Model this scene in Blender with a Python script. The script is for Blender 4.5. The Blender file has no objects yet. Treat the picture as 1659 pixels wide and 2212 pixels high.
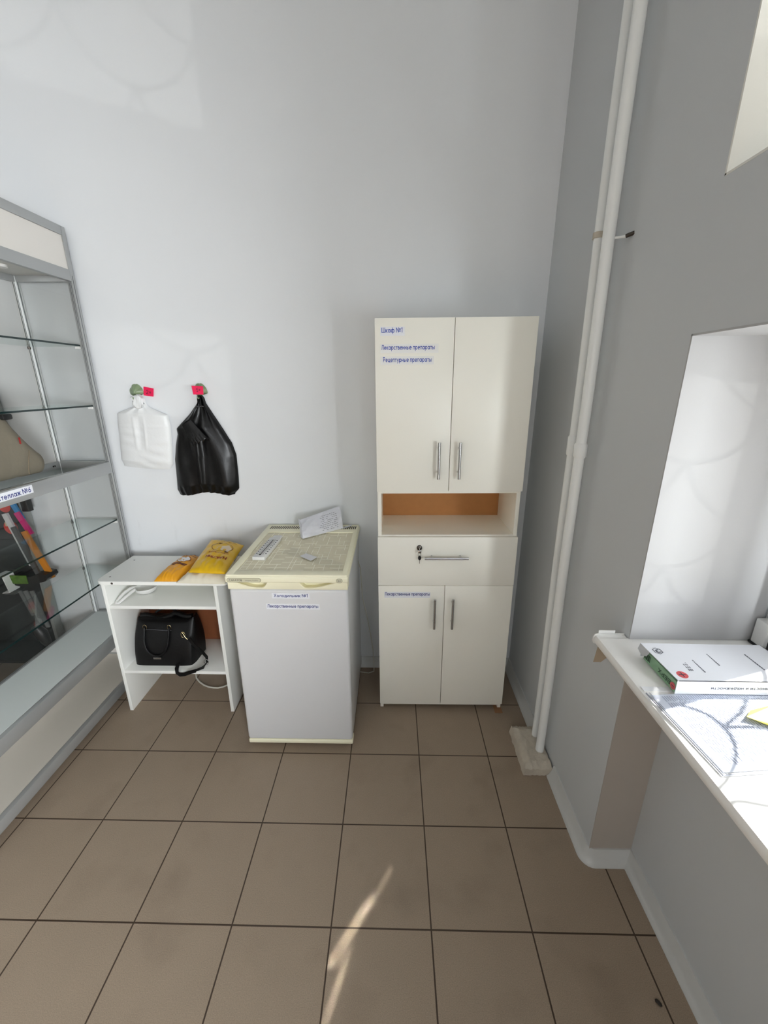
import bpy, bmesh, math, random
from mathutils import Vector, Matrix
random.seed(7)
SC = bpy.context.scene
COL = SC.collection
PI = math.pi

# ------------------------------------------------------------------ camera
IMG_W, IMG_H, F_PX = 1659, 2212, 880.373
cam_data = bpy.data.cameras.new('camera')
cam_data.sensor_fit = 'VERTICAL'
cam_data.sensor_height = 24.0
cam_data.lens = F_PX / IMG_H * 24.0
cam_data.clip_start = 0.02
cam = bpy.data.objects.new('camera', cam_data)
COL.objects.link(cam)
R_ = Vector((0.99977941, 0.02077894, -0.00306193))
U_ = Vector((-0.0033604, 0.30215437, 0.95325309))
F_ = Vector((-0.02073277, 0.95303251, -0.30215754))
cam.matrix_world = Matrix(((R_.x, U_.x, -F_.x, 0.179922), (R_.y, U_.y, -F_.y, -1.385742),
                           (R_.z, U_.z, -F_.z, 1.558123), (0, 0, 0, 1)))
SC.camera = cam

# ------------------------------------------------------------------ exposure, world, lights
SC.view_settings.view_transform = 'Standard'
SC.view_settings.look = 'None'
SC.view_settings.gamma = 1.0
SC.view_settings.use_curve_mapping = False
SC.view_settings.exposure = 0.18
SC.cycles.use_denoising = True
SC.cycles.max_bounces = 12
SC.cycles.diffuse_bounces = 6
SC.cycles.transparent_max_bounces = 24
SC.cycles.caustics_reflective = False
SC.cycles.caustics_refractive = False
SC.cycles.sample_clamp_indirect = 6.0

wd = bpy.data.worlds.new('sky')
SC.world = wd
wd.use_nodes = True
bg = wd.node_tree.nodes['Background']
bg.inputs['Color'].default_value = (0.80, 0.90, 1.0, 1)
bg.inputs['Strength'].default_value = 0.25

def lamp(name, kind, energy, color, loc, direction, **kw):
    d = bpy.data.lights.new(name, kind)
    d.energy = energy
    d.color = color
    for k, v in kw.items():
        setattr(d, k, v)
    o = bpy.data.objects.new(name, d)
    COL.objects.link(o)
    o.location = loc
    o.rotation_euler = Vector(direction).to_track_quat('-Z', 'Y').to_euler()
    return o

SUN_DIR = Vector((-0.955, -0.300, -0.80))
lamp('sun', 'SUN', 18.0, (1.0, 0.97, 0.92), (6, 2, 6), SUN_DIR, angle=math.radians(0.55))
# daylight entering through the near windows of the right-hand wall
lamp('daylight_lower_window', 'AREA', 28.0, (0.95, 0.97, 1.0), (1.46, -1.08, 1.28), (-1, 0, 0),
     shape='RECTANGLE', size=2.4, size_y=1.3)
lamp('daylight_upper_window', 'AREA', 11.0, (0.95, 0.97, 1.0), (1.46, -1.08, 2.50), (-1, 0, 0),
     shape='RECTANGLE', size=2.4, size_y=1.1)
lamp('fill_far_opening', 'AREA', 760.0, (0.94, 0.975, 1.0), (1.46, -3.0, 1.35), (-1, 0, 0),  # added fill lamp at an unseen opening further back in this wall
     shape='RECTANGLE', size=2.2, size_y=1.4)
lamp('fill_front_opening', 'AREA', 36.0, (1.0, 0.99, 0.97), (-1.3, -5.25, 2.05), (0, 1, -0.03),  # added fill lamp at an unseen front opening behind the camera
     shape='RECTANGLE', size=3.6, size_y=2.0)
# unseen lamp standing in for sun off a parked car's windscreen, low outside
lamp('windscreen_glint', 'POINT', 230.0, (1.0, 0.98, 0.95), (5.94, -3.9, 0.93), (-1, 0.7, 0), shadow_soft_size=0.01)

def add_streak_lamp(name, src, a, b, width, energy):  # added lamp with no fixture, imitating reflected sun on the tiles
    """unseen lamp throwing a thin collimated streak from a to b on the floor"""
    src, a, b = Vector(src), Vector(a), Vector(b)
    n = ((a + b) / 2 - src).normalized()
    d = (b - a)
    x = d - n * d.dot(n)
    ln = x.length
    x.normalize()
    y = (-n).cross(x)
    dl = bpy.data.lights.new(name, 'AREA')
    dl.energy = energy * ln * width
    dl.color = (1.0, 0.97, 0.92)
    dl.shape = 'ELLIPSE'
    dl.size = ln
    dl.size_y = width
    dl.spread = math.radians(0.8)
    o = bpy.data.objects.new(name, dl)
    COL.objects.link(o)
    z = -n
    o.matrix_world = Matrix(((x.x, y.x, z.x, src.x), (x.y, y.y, z.y, src.y), (x.z, y.z, z.z, src.z), (0, 0, 0, 1)))
    return o
GL_SRC = Vector((1.02, -0.76, 1.28))
add_streak_lamp('streak_lamp', GL_SRC, (0.135, -0.505, 0), (0.000, -0.690, 0), 0.016, 7.0)
add_streak_lamp('streak_lamp', GL_SRC + Vector((0.02, 0, 0.02)), (0.225, -0.380, 0), (0.095, -0.565, 0), 0.012, 1.6)
add_streak_lamp('streak_lamp', GL_SRC + Vector((0, -0.04, 0.01)), (0.064, -0.640, 0), (0.004, -0.815, 0), 0.010, 4.5)

# ------------------------------------------------------------------ helpers
ROOT = {}

def lin(c):
    out = []
    for v in c:
        v = v / 255.0
        out.append(v / 12.92 if v <= 0.04045 else ((v + 0.055) / 1.055) ** 2.4)
    return (out[0], out[1], out[2], 1.0)

MATS = {}
def mat(name, rgb, rough=0.5, metal=0.0, spec=0.5, bump=0.0, bscale=60.0, var=0.0, vscale=8.0, coat=0.0):
    if name in MATS:
        return MATS[name]
    m = bpy.data.materials.new(name)
    m.use_nodes = True
    nt = m.node_tree
    b = nt.nodes['Principled BSDF']
    b.inputs['Base Color'].default_value = lin(rgb)
    b.inputs['Roughness'].default_value = rough
    b.inputs['Metallic'].default_value = metal
    b.inputs['Specular IOR Level'].default_value = spec
    b.inputs['Coat Weight'].default_value = coat
    if bump or var:
        tc = nt.nodes.new('ShaderNodeTexCoord')
    if bump:
        n = nt.nodes.new('ShaderNodeTexNoise')
        n.inputs['Scale'].default_value = bscale
        n.inputs['Detail'].default_value = 4
        bp = nt.nodes.new('ShaderNodeBump')
        bp.inputs['Strength'].default_value = bump
        bp.inputs['Distance'].default_value = 0.004
        nt.links.new(tc.outputs['Object'], n.inputs['Vector'])
        nt.links.new(n.outputs['Fac'], bp.inputs['Height'])
        nt.links.new(bp.outputs['Normal'], b.inputs['Normal'])
    if var:
        n = nt.nodes.new('ShaderNodeTexNoise')
        n.inputs['Scale'].default_value = vscale
        n.inputs['Detail'].default_value = 5
        mx = nt.nodes.new('ShaderNodeMix')
        mx.data_type = 'RGBA'
        c = lin(rgb)
        mx.inputs[6].default_value = (c[0] * (1 - var), c[1] * (1 - var), c[2] * (1 - var), 1)
        mx.inputs[7].default_value = (min(1, c[0] * (1 + var)), min(1, c[1] * (1 + var)), min(1, c[2] * (1 + var)), 1)
        nt.links.new(tc.outputs['Object'], n.inputs['Vector'])
        nt.links.new(n.outputs['Fac'], mx.inputs[0])
        nt.links.new(mx.outputs[2], b.inputs['Base Color'])
    MATS[name] = m
    return m

def glass_mat(name, tint, refl=0.06, rough=0.02):
    if name in MATS:
        return MATS[name]
    m = bpy.data.materials.new(name)
    m.use_nodes = True
    nt = m.node_tree
    for n in list(nt.nodes):
        nt.nodes.remove(n)
    out = nt.nodes.new('ShaderNodeOutputMaterial')
    tr = nt.nodes.new('ShaderNodeBsdfTransparent')
    tr.inputs['Color'].default_value = (*tint, 1)
    gl = nt.nodes.new('ShaderNodeBsdfGlossy')
    gl.inputs['Roughness'].default_value = rough
    gl.inputs['Color'].default_value = (0.95, 0.97, 0.97, 1)
    lw = nt.nodes.new('ShaderNodeLayerWeight')
    lw.inputs['Blend'].default_value = 0.18
    mp = nt.nodes.new('ShaderNodeMath')
    mp.operation = 'MULTIPLY_ADD'
    mp.inputs[1].default_value = 0.3
    mp.inputs[2].default_value = refl * 0.4
    mx = nt.nodes.new('ShaderNodeMixShader')
    nt.links.new(lw.outputs['Fresnel'], mp.inputs[0])
    nt.links.new(mp.outputs[0], mx.inputs[0])
    nt.links.new(tr.outputs[0], mx.inputs[1])
    nt.links.new(gl.outputs[0], mx.inputs[2])
    nt.links.new(mx.outputs[0], out.inputs['Surface'])
    MATS[name] = m
    return m

class MB:
    """collects shapes in world coordinates and links them as one mesh object"""
    def __init__(self):
        self.bm = bmesh.new()
    def _merge(self, tmp):
        me = bpy.data.meshes.new('tmp')
        tmp.to_mesh(me)
        tmp.free()
        self.bm.from_mesh(me)
        bpy.data.meshes.remove(me)
    def box(self, x0, x1, y0, y1, z0, z1, bev=0.0, seg=2, mtx=None):
        t = bmesh.new()
        bmesh.ops.create_cube(t, size=1.0)
        for v in t.verts:
            v.co = Vector(((x0 + x1) / 2 + v.co.x * (x1 - x0), (y0 + y1) / 2 + v.co.y * (y1 - y0),
                           (z0 + z1) / 2 + v.co.z * (z1 - z0)))
        if bev > 0:
            bmesh.ops.bevel(t, geom=list(t.edges), offset=bev, segments=seg, profile=0.5, affect='EDGES')
        if mtx is not None:
            bmesh.ops.transform(t, matrix=mtx, verts=t.verts)
        self._merge(t)
        return self
    def tube(self, pts, r, seg=12, caps=True, flat=None):
        pts = [Vector(p) for p in pts]
        n = len(pts)
        rr = r if isinstance(r, (list, tuple)) else [r] * n
        rings = []
        prev = None
        for i in range(n):
            d = (pts[min(i + 1, n - 1)] - pts[max(i - 1, 0)])
            if d.length < 1e-9:
                d = Vector((0, 0, 1))
            d.normalize()
            if prev is None:
                a = Vector((0, 0, 1)) if abs(d.z) < 0.9 else Vector((1, 0, 0))
                s = d.cross(a).normalized()
            else:
                s = (prev - d * prev.dot(d))
                s = s.normalized() if s.length > 1e-6 else d.orthogonal().normalized()
            prev = s
            u = d.cross(s)
            ring = []
            for k in range(seg):
                a = 2 * PI * k / seg
                su = rr[i] * (flat if flat else 1.0)
                ring.append(self.bm.verts.new(pts[i] + s * math.cos(a) * rr[i] + u * math.sin(a) * su))
            rings.append(ring)
        for i in range(n - 1):
            for k in range(seg):
                k2 = (k + 1) % seg
                self.bm.faces.new((rings[i][k], rings[i][k2], rings[i + 1][k2], rings[i + 1][k]))
        if caps:
            self.bm.faces.new(rings[0][::-1])
            self.bm.faces.new(rings[-1])
        return self
    def ribbon(self, pts, nrm, w, t):
        """flat strap of width w along nrm direction list or vector, thickness t"""
        pts = [Vector(p) for p in pts]
        n = len(pts)
        rings = []
        for i in range(n):
            d = (pts[min(i + 1, n - 1)] - pts[max(i - 1, 0)]).normalized()
            wv = Vector(nrm[i] if isinstance(nrm, list) else nrm)
            wv = (wv - d * wv.dot(d)).normalized()
            tv = d.cross(wv)
            rings.append([self.bm.verts.new(pts[i] + wv * a * w / 2 + tv * b * t / 2)
                          for a, b in ((-1, -1), (1, -1), (1, 1), (-1, 1))])
        for i in range(n - 1):
            for k in range(4):
                k2 = (k + 1) % 4
                self.bm.faces.new((rings[i][k], rings[i][k2], rings[i + 1][k2], rings[i + 1][k]))
        self.bm.faces.new(rings[0][::-1])
        self.bm.faces.new(rings[-1])
        return self
    def cyl(self, a, b, r, seg=20, r2=None):
        return self.tube([a, b], [r, r if r2 is None else r2], seg)
    def grid(self, f, nu, nv, close_u=False, flip=False):
        vs = [[self.bm.verts.new(Vector(f(i / nu, j / nv))) for j in range(nv + 1)] for i in range(nu + (0 if close_u else 1))]
        cu = len(vs)
        for i in range(nu):
            for j in range(nv):
                q = (vs[i][j], vs[(i + 1) % cu][j], vs[(i + 1) % cu][j + 1], vs[i][j + 1])
                try:
                    self.bm.faces.new(q[::-1] if flip else q)
                except ValueError:
                    pass
        return self
    def prism(self, poly, axis, d0, d1):
        """polygon of 2-d points pushed from d0 to d1 along axis (0,1,2)"""
        def P(p, d):
            c = [p[0], p[1]]
            c.insert(axis, d)
            return Vector(c)
        a = [self.bm.verts.new(P(p, d0)) for p in poly]
        b = [self.bm.verts.new(P(p, d1)) for p in poly]
        self.bm.faces.new(a[::-1])
        self.bm.faces.new(b)
        n = len(poly)
        for i in range(n):
            j = (i + 1) % n
            self.bm.faces.new((a[i], a[j], b[j], b[i]))
        return self
    def lathe(self, prof, c, axis=2, seg=28, ang=2 * PI):
        c = Vector(c)
        def f(u, v):
            k = v * (len(prof) - 1)
            i = min(int(k), len(prof) - 2)
            t = k - i
            r = prof[i][0] * (1 - t) + prof[i + 1][0] * t
            h = prof[i][1] * (1 - t) + prof[i + 1][1] * t
            a = ang * u
            p = [r * math.cos(a), r * math.sin(a)]
            p.insert(axis, h)
            return c + Vector(p)
        return self.grid(f, seg, len(prof) - 1)
    def add_mesh(self, verts, faces):
        vs = [self.bm.verts.new(Vector(v)) for v in verts]
        for f in faces:
            try:
                self.bm.faces.new([vs[i] for i in f])
            except ValueError:
                pass
        return self
    def build(self, name, material, parent=None, smooth=None, loc=None, solid=0.0, sub=0):
        bm = self.bm
        bmesh.ops.remove_doubles(bm, verts=bm.verts, dist=1e-6)
        bmesh.ops.recalc_face_normals(bm, faces=bm.faces)
        if loc is None:
            if parent is not None:
                loc = ROOT[parent.name]
            else:
                xs = [v.co for v in bm.verts]
                loc = Vector(((min(v.x for v in xs) + max(v.x for v in xs)) / 2,
                              (min(v.y for v in xs) + max(v.y for v in xs)) / 2, min(v.z for v in xs)))
        loc = Vector(loc)
        bmesh.ops.translate(bm, verts=bm.verts, vec=-loc)
        me = bpy.data.meshes.new(name)
        bm.to_mesh(me)
        bm.free()
        if smooth is not None:
            me.polygons.foreach_set('use_smooth', [True] * len(me.polygons))
            if smooth < 179:
                me.set_sharp_from_angle(angle=math.radians(smooth))
        me.materials.append(material)
        o = bpy.data.objects.new(name, me)
        COL.objects.link(o)
        if parent is None:
            o.location = loc
        else:
            o.parent = parent
        ROOT[o.name] = loc
        if solid:
            md = o.modifiers.new('solid', 'SOLIDIFY')
            md.thickness = solid
            md.offset = -1
        if sub:
            md = o.modifiers.new('sub', 'SUBSURF')
            md.levels = sub
            md.render_levels = sub
        return o

def thing(name, label, cat, loc, group=None):
    o = bpy.data.objects.new(name, None)
    COL.objects.link(o)
    o.location = loc
    o.empty_display_size = 0.05
    o['label'] = label
    o['category'] = cat
    if group:
        o['group'] = group
    ROOT[o.name] = Vector(loc)
    return o

def tag(o, label, cat, group=None):
    o['label'] = label
    o['category'] = cat
    if group:
        o['group'] = group
    return o

def struct(o):
    o['kind'] = 'structure'
    return o

def bx(name, m, parent, x0, x1, y0, y1, z0, z1, bev=0.0, seg=2):
    return MB().box(x0, x1, y0, y1, z0, z1, bev, seg).build(name, m, parent, smooth=35 if bev else None)


def _arc(cx, cy, rx, ry, a0, a1, n=12):
    return [(cx + rx * math.cos(math.radians(a0 + (a1 - a0) * k / n)), cy + ry * math.sin(math.radians(a0 + (a1 - a0) * k / n))) for k in range(n + 1)]
def _glyphs():
    """round geometric lettering drawn with strokes: {char: (width, strokes)}"""
    G = {}
    W2 = 0.075
    def small(k, t, H, s=1.0):
        """forms shared by small letters (H = letter height) and capitals"""
        m, tp, bt = H / 2, H - W2, W2
        w = s
        R = w - W2
        forms = {
            'в': (w * .94, [[(W2, 0), (W2, H)], [(W2, bt), (w * .50, bt)] + _arc(w * .50, (bt + m) / 2 + .01, w * .33, (m - bt) / 2 + .01, -90, 90) + [(W2, m + .02)], [(W2, tp), (w * .45, tp)] + _arc(w * .45, (tp + m) / 2 + .01, w * .28, (tp - m) / 2 - .01, 90, -90)]),
            'г': (w * .78, [[(W2, 0), (W2, tp), (w * .78, tp)]]),
            'е': (w * .80, [[(w * .78, tp), (W2, tp), (W2, bt), (w * .78, bt)], [(W2, m), (w * .70, m)]]),
            'и': (w, [[(W2, H), (W2, 0)], [(W2, .12), (R, H - .12)], [(R, H), (R, 0)]]),
            'к': (w * .92, [[(W2, 0), (W2, H)], [(w * .88, H), (.14, m), (w * .92, 0)]]),
            'л': (w, [[(0.0, bt), (w * .12, bt + .01), (w * .30, tp), (R, tp), (R, 0)]]),
            'м': (w * 1.25, [[(W2, 0), (W2, H - .05), (w * .62, .12), (w * 1.25 - W2, H - .05), (w * 1.25 - W2, 0)]]),
            'н': (w, [[(W2, 0), (W2, H)], [(R, 0), (R, H)], [(W2, m), (R, m)]]),
            'п': (w, [[(W2, 0), (W2, tp), (R, tp), (R, 0)]]),
            'т': (w * .86, [[(0, tp), (w * .86, tp)], [(w * .43, tp), (w * .43, 0)]]),
            'ц': (w * 1.12, [[(W2, H), (W2, bt), (w * 1.06, bt), (w * 1.06, -.16)], [(R, H), (R, bt)]]),
            'ч': (w * .92, [[(W2, H), (W2, m + .02), (.2, m - .06), (w * .92 - W2, m - .06)], [(w * .92 - W2, H), (w * .92 - W2, 0)]]),
            'ь': (w * .90, [[(W2, H), (W2, bt), (w * .48, bt)] + _arc(w * .48, (bt + m) / 2 + .02, w * .32, (m - bt) / 2 + .02, -90, 90) + [(W2, m + .04)]]),
            'ы': (w * 1.30, [[(W2, H), (W2, bt), (w * .42, bt)] + _arc(w * .42, (bt + m) / 2 + .02, w * .30, (m - bt) / 2 + .02, -90, 90) + [(W2, m + .04)], [(w * 1.30 - W2, 0), (w * 1.30 - W2, H)]]),
            'я': (w * .90, [[(w * .90 - W2, 0), (w * .90 - W2, tp), (w * .42, tp)] + _arc(w * .42, (tp + m) / 2, w * .30, (tp - m) / 2 + .02, 90, 270) + [(w * .90 - W2, m - .02)], [(w * .45, m - .02), (.04, 0)]]),
            'ж': (w * 1.35, [[(w * .675, 0), (w * .675, H)], [(.02, H), (w * .58, m), (.0, 0)], [(w * 1.33, H), (w * .77, m), (w * 1.35, 0)]]),
            'д': (w * 1.12, [[(W2, -.16), (W2, bt), (w * 1.12 - W2, bt), (w * 1.12 - W2, -.16)], [(w * .22, bt), (w * .36, tp), (w * .92, tp), (w * .92, bt)]]),
            'ш': (w * 1.40, [[(W2, H), (W2, bt), (w * 1.40 - W2, bt), (w * 1.40 - W2, H)], [(w * .70, H), (w * .70, bt)]]),
        }
        return forms[k]
    for k in 'вгиклмнптцчьыяжд':
        G[k] = small(k, '', 0.68, 0.62)
    for k in 'вгиклмнптцьыяшед':
        G[k.upper()] = small(k, '', 1.0, 0.74)
    o = _arc(.35, .34, .275, .275, 0, 360, 22)
    G['о'] = (.70, [o])
    G['а'] = (.76, [o, [(.685, 0), (.685, .68)]])
    G['р'] = (.76, [_arc(.41, .34, .275, .275, 0, 360, 22), [(.075, -.28), (.075, .68)]])
    G['с'] = (.60, [_arc(.35, .34, .275, .275, 48, 312, 18)])
    G['е'] = (.68, [[(.10, .345)] + [(.62, .345)] + _arc(.35, .34, .275, .275, 8, 318, 20)])
    G['ё'] = (.68, G['е'][1] + [[(.20, .80), (.20, .93)], [(.50, .80), (.50, .93)]])
    G['й'] = (G['и'][0], G['и'][1] + [_arc(.31, .93, .13, .12, 180, 360, 8)])
    G['Й'] = (G['И'][0], G['И'][1] + [_arc(.37, 1.22, .14, .12, 180, 360, 8)])
    G['у'] = (.60, [[(.03, .68), (.31, .06)], [(.57, .68), (.20, -.28)]])
    G['ф'] = (1.0, [_arc(.30, .34, .225, .275, 0, 360, 20), _arc(.70, .34, .225, .275, 0, 360, 20), [(.50, -.28), (.50, 1.0)]])
    G['О'] = (.98, [_arc(.49, .5, .415, .425, 0, 360, 26)])
    G['С'] = (.84, [_arc(.49, .5, .415, .425, 46, 314, 22)])
    G['А'] = (.86, [[(.04, 0), (.43, .98), (.82, 0)], [(.16, .30), (.70, .30)]])
    G['Р'] = (.70, [[(.075, 0), (.075, .925), (.34, .925)] + _arc(.34, .68, .26, .245, 90, -90, 12) + [(.075, .435)]])
    G['Х'] = (.80, [[(.05, 1), (.75, 0)], [(.75, 1), (.05, 0)]])
    G['У'] = (.76, [[(.04, 1), (.40, .34)], [(.72, 1), (.36, .16), (.24, .075), (.08, .075)]])
    G['N'] = (.80, [[(.075, 0), (.075, 1)], [(.075, .93), (.725, .07)], [(.725, 0), (.725, 1)]])
    G['№'] = (1.34, G['N'][1] + [_arc(1.08, .62, .16, .18, 0, 360, 16), [(.90, .24), (1.26, .24)]])
    G['1'] = (.42, [[(.04, .80), (.22, .94), (.26, .94), (.26, 0)]])
    G['2'] = (.66, [_arc(.33, .68, .24, .245, 170, -30, 12) + [(.08, .075), (.62, .075)]])
    G['3'] = (.64, [_arc(.30, .71, .23, .215, 160, -80, 12) + _arc(.30, .285, .25, .21, 80, -160, 12)])
    G['5'] = (.64, [[(.58, .925), (.20, .925), (.14, .52)] + _arc(.30, .34, .25, .265, 120, -150, 14)])
    G['6'] = (.70, [_arc(.35, .31, .26, .235, 0, 360, 18), [(.10, .36), (.50, .99)]])
    G['='] = (.62, [[(.06, .36), (.56, .36)], [(.06, .62), (.56, .62)]])
    return G
GLYPHS = _glyphs()
def text_on(mb, s, f, weight=0.15):
    """lettering made of flat strokes: f(a, b) maps a 0..1 along the words and b 0..1 up the letters"""
    pen = 0.0
    runs = []
    for ch in s:
        if ch == ' ':
            pen += 0.36
            continue
        w, strokes = GLYPHS[ch]
        for st in strokes:
            runs.append([(x + pen, y) for x, y in st])
        pen += w + 0.13
    tot = pen - 0.13
    ys = [p[1] for r_ in runs for p in r_]
    y0, y1 = min(ys) - (weight / 2 if min(ys) < -0.05 else 0), max(max(ys), 0.9)
    y0 = min(0.0, y0)
    def F(x, y):
        return Vector(f(x / tot, (y - y0) / (y1 - y0)))
    o_ = F(tot / 2, .3)
    nrm = (F(tot / 2 + .02, .3) - o_).cross(F(tot / 2, .32) - o_)
    nrm.normalize()
    hw = weight / 2
    for k, r_ in enumerate(runs):
        n = len(r_)
        closed = n > 4 and math.hypot(r_[0][0] - r_[-1][0], r_[0][1] - r_[-1][1]) < 1e-6
        if closed:
            r_ = r_[:-1]
            n -= 1
        L_, Rr_ = [], []
        for i in range(n):
            if closed:
                a, b, c = r_[i - 1], r_[i], r_[(i + 1) % n]
            else:
                a, b, c = r_[max(i - 1, 0)], r_[i], r_[min(i + 1, n - 1)]
            d0 = (b[0] - a[0], b[1] - a[1]); d1 = (c[0] - b[0], c[1] - b[1])
            l0 = math.hypot(*d0); l1 = math.hypot(*d1)
            if l0 < 1e-9: d0, l0 = d1, l1
            if l1 < 1e-9: d1, l1 = d0, l0
            n0 = (-d0[1] / l0, d0[0] / l0); n1 = (-d1[1] / l1, d1[0] / l1)
            mx, my = n0[0] + n1[0], n0[1] + n1[1]
            ml = math.hypot(mx, my)
            if ml < 0.2:
                mx, my, kk = n0[0], n0[1], 1.0
            else:
                mx, my = mx / ml, my / ml
                kk = min(2.0, 1.0 / max(0.3, mx * n0[0] + my * n0[1]))
            L_.append((b[0] + mx * hw * kk, b[1] + my * hw * kk)); Rr_.append((b[0] - mx * hw * kk, b[1] - my * hw * kk))
        e = nrm * (0.00004 * (k % 8))
        vl = [F(*p) + e for p in L_]; vr = [F(*p) + e for p in Rr_]
        m = n if closed else n - 1
        mb.add_mesh(vl + vr, [(i, n + i, n + (i + 1) % n, (i + 1) % n) for i in range(m)])
    return mb

# ------------------------------------------------------------------ materials
def wall_material(name, rgb):
    m = mat(name, rgb, rough=0.55, spec=0.25, bump=0.06, bscale=35, var=0.02, vscale=3)
    nt = m.node_tree
    b = nt.nodes['Principled BSDF']
    tc = nt.nodes.new('ShaderNodeTexCoord')
    # a few rubbed grey scuffs low on the wall
    mp = nt.nodes.new('ShaderNodeMapping')
    mp.inputs['Scale'].default_value = (9, 9, 2.2)
    n = nt.nodes.new('ShaderNodeTexNoise')
    n.inputs['Scale'].default_value = 2.0
    n.inputs['Detail'].default_value = 7
    n.inputs['Roughness'].default_value = 0.65
    rp = nt.nodes.new('ShaderNodeValToRGB')
    rp.color_ramp.elements[0].position = 0.60
    rp.color_ramp.elements[1].position = 0.78
    sep = nt.nodes.new('ShaderNodeSeparateXYZ')
    mr = nt.nodes.new('ShaderNodeMapRange')
    mr.inputs['From Min'].default_value = 1.15
    mr.inputs['From Max'].default_value = 0.75
    mu = nt.nodes.new('ShaderNodeMath')
    mu.operation = 'MULTIPLY'
    mu2 = nt.nodes.new('ShaderNodeMath')
    mu2.operation = 'MULTIPLY'
    mu2.inputs[1].default_value = 0.14
    mx = nt.nodes.new('ShaderNodeMix')
    mx.data_type = 'RGBA'
    mx.inputs[7].default_value = lin((128, 124, 116))
    old = b.inputs['Base Color'].links[0].from_socket
    L = nt.links.new
    L(tc.outputs['Object'], mp.inputs['Vector'])
    L(mp.outputs[0], n.inputs['Vector'])
    L(n.outputs['Fac'], rp.inputs[0])
    L(tc.outputs['Object'], sep.inputs[0])
    L(sep.outputs['Z'], mr.inputs['Value'])
    L(rp.outputs[0], mu.inputs[0])
    L(mr.outputs[0], mu.inputs[1])
    L(mu.outputs[0], mu2.inputs[0])
    L(mu2.outputs[0], mx.inputs[0])
    L(old, mx.inputs[6])
    L(mx.outputs[2], b.inputs['Base Color'])
    return m

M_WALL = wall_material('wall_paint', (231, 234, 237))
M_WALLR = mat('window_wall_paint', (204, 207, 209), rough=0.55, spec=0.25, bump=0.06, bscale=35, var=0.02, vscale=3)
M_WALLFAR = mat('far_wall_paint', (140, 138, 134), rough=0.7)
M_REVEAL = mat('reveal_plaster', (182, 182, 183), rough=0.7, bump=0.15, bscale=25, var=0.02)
M_CEIL = mat('ceiling_paint', (178, 179, 179), rough=0.8)
M_TRIM = mat('trim_plastic', (205, 206, 204), rough=0.35)
M_PIPE = mat('pipe_paint', (244, 246, 245), rough=0.3, bump=0.08, bscale=40)
M_CONC = mat('rough_plaster', (196, 187, 172), rough=0.9, bump=0.9, bscale=45, var=0.22, vscale=22)
M_CAB = mat('white_laminate', (252, 250, 240), rough=0.35, spec=0.4, bump=0.02, bscale=200)
M_CABEDGE = mat('laminate_edge', (225, 225, 219), rough=0.45)
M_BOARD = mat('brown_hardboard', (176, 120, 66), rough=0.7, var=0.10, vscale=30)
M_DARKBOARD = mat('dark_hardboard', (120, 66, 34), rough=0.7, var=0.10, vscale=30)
M_DESK = mat('desk_laminate', (242, 243, 239), rough=0.35, spec=0.4)
M_CHROME = mat('brushed_chrome', (200, 200, 200), rough=0.22, metal=1.0)
M_STEEL = mat('dark_steel', (90, 85, 80), rough=0.35, metal=1.0)
M_ALU = mat('anodised_aluminium', (176, 178, 178), rough=0.38, metal=0.55)
M_ALU_HILITE = mat('aluminium_highlight', (236, 238, 238), rough=0.4, metal=0.0)  # rear post: its bright highlight is put into the base colour
M_SHOWWHITE = mat('showcase_white_panel', (226, 222, 216), rough=0.4)
M_DECK = mat('showcase_deck', (214, 220, 218), rough=0.3, spec=0.4)
M_DECK2 = mat('showcase_lower_deck', (206, 200, 190), rough=0.4)
M_GLASS = glass_mat('clear_glass', (0.905, 0.908, 0.90), 0.05)
M_SHELF = glass_mat('shelf_glass', (0.945, 0.97, 0.965), 0.06)
M_GEDGE = mat('glass_edge', (14, 38, 38), rough=0.15)
M_PANE = glass_mat('window_glass', (0.98, 0.99, 0.99), 0.03)
M_FRIDGE = mat('fridge_enamel', (216, 217, 219), rough=0.28, spec=0.5, coat=0.2)
M_CREAM = mat('cream_plastic', (246, 242, 214), rough=0.35)
M_INSET = mat('fridge_top_inset', (226, 219, 192), rough=0.45)
M_INSETLINE = mat('fridge_top_pattern', (255, 252, 234), rough=0.45)
M_BLACK = mat('black_plastic', (16, 16, 17), rough=0.4)
M_DARK = mat('dark_void', (22, 21, 20), rough=0.8)
M_BLUE = mat('blue_ink', (40, 72, 168), rough=0.6)
M_NAVY = mat('navy_ink', (36, 50, 122), rough=0.6)
M_STICK = mat('label_paper', (238, 240, 246), rough=0.5)
M_CLEARTAPE = mat('taped_paper', (240, 240, 238), rough=0.3)
M_RED = mat('pink_red_paper', (236, 22, 84), rough=0.6)
M_INK = mat('black_ink', (24, 20, 24), rough=0.6)
M_GREENHOOK = mat('green_plastic', (128, 146, 112), rough=0.35)
M_WBAG = mat('white_polythene', (232, 234, 235), rough=0.35, spec=0.5, bump=0.55, bscale=26)
M_BBAG = mat('black_polythene', (5, 5, 6), rough=0.33, spec=0.32, bump=0.35, bscale=26)
M_YEL = mat('yellow_film', (226, 180, 8), rough=0.3, bump=0.12, bscale=40)
M_ORA = mat('orange_film', (226, 158, 24), rough=0.32, bump=0.12, bscale=40)
M_CREAMBAG = mat('cream_film', (226, 220, 200), rough=0.4, bump=0.3, bscale=45)
M_BROWNINK = mat('brown_ink', (96, 42, 18), rough=0.6)
M_REDINK = mat('red_ink', (150, 22, 18), rough=0.6)
M_WHITE = mat('white_paper', (232, 233, 236), rough=0.6)
M_WPLAST = mat('white_plastic', (226, 226, 224), rough=0.3)
M_LEATHER = mat('black_leather', (5, 5, 6), rough=0.45, spec=0.25, bump=0.1, bscale=120)
M_GOLD = mat('pale_gold', (222, 200, 150), rough=0.25, metal=1.0)
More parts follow.
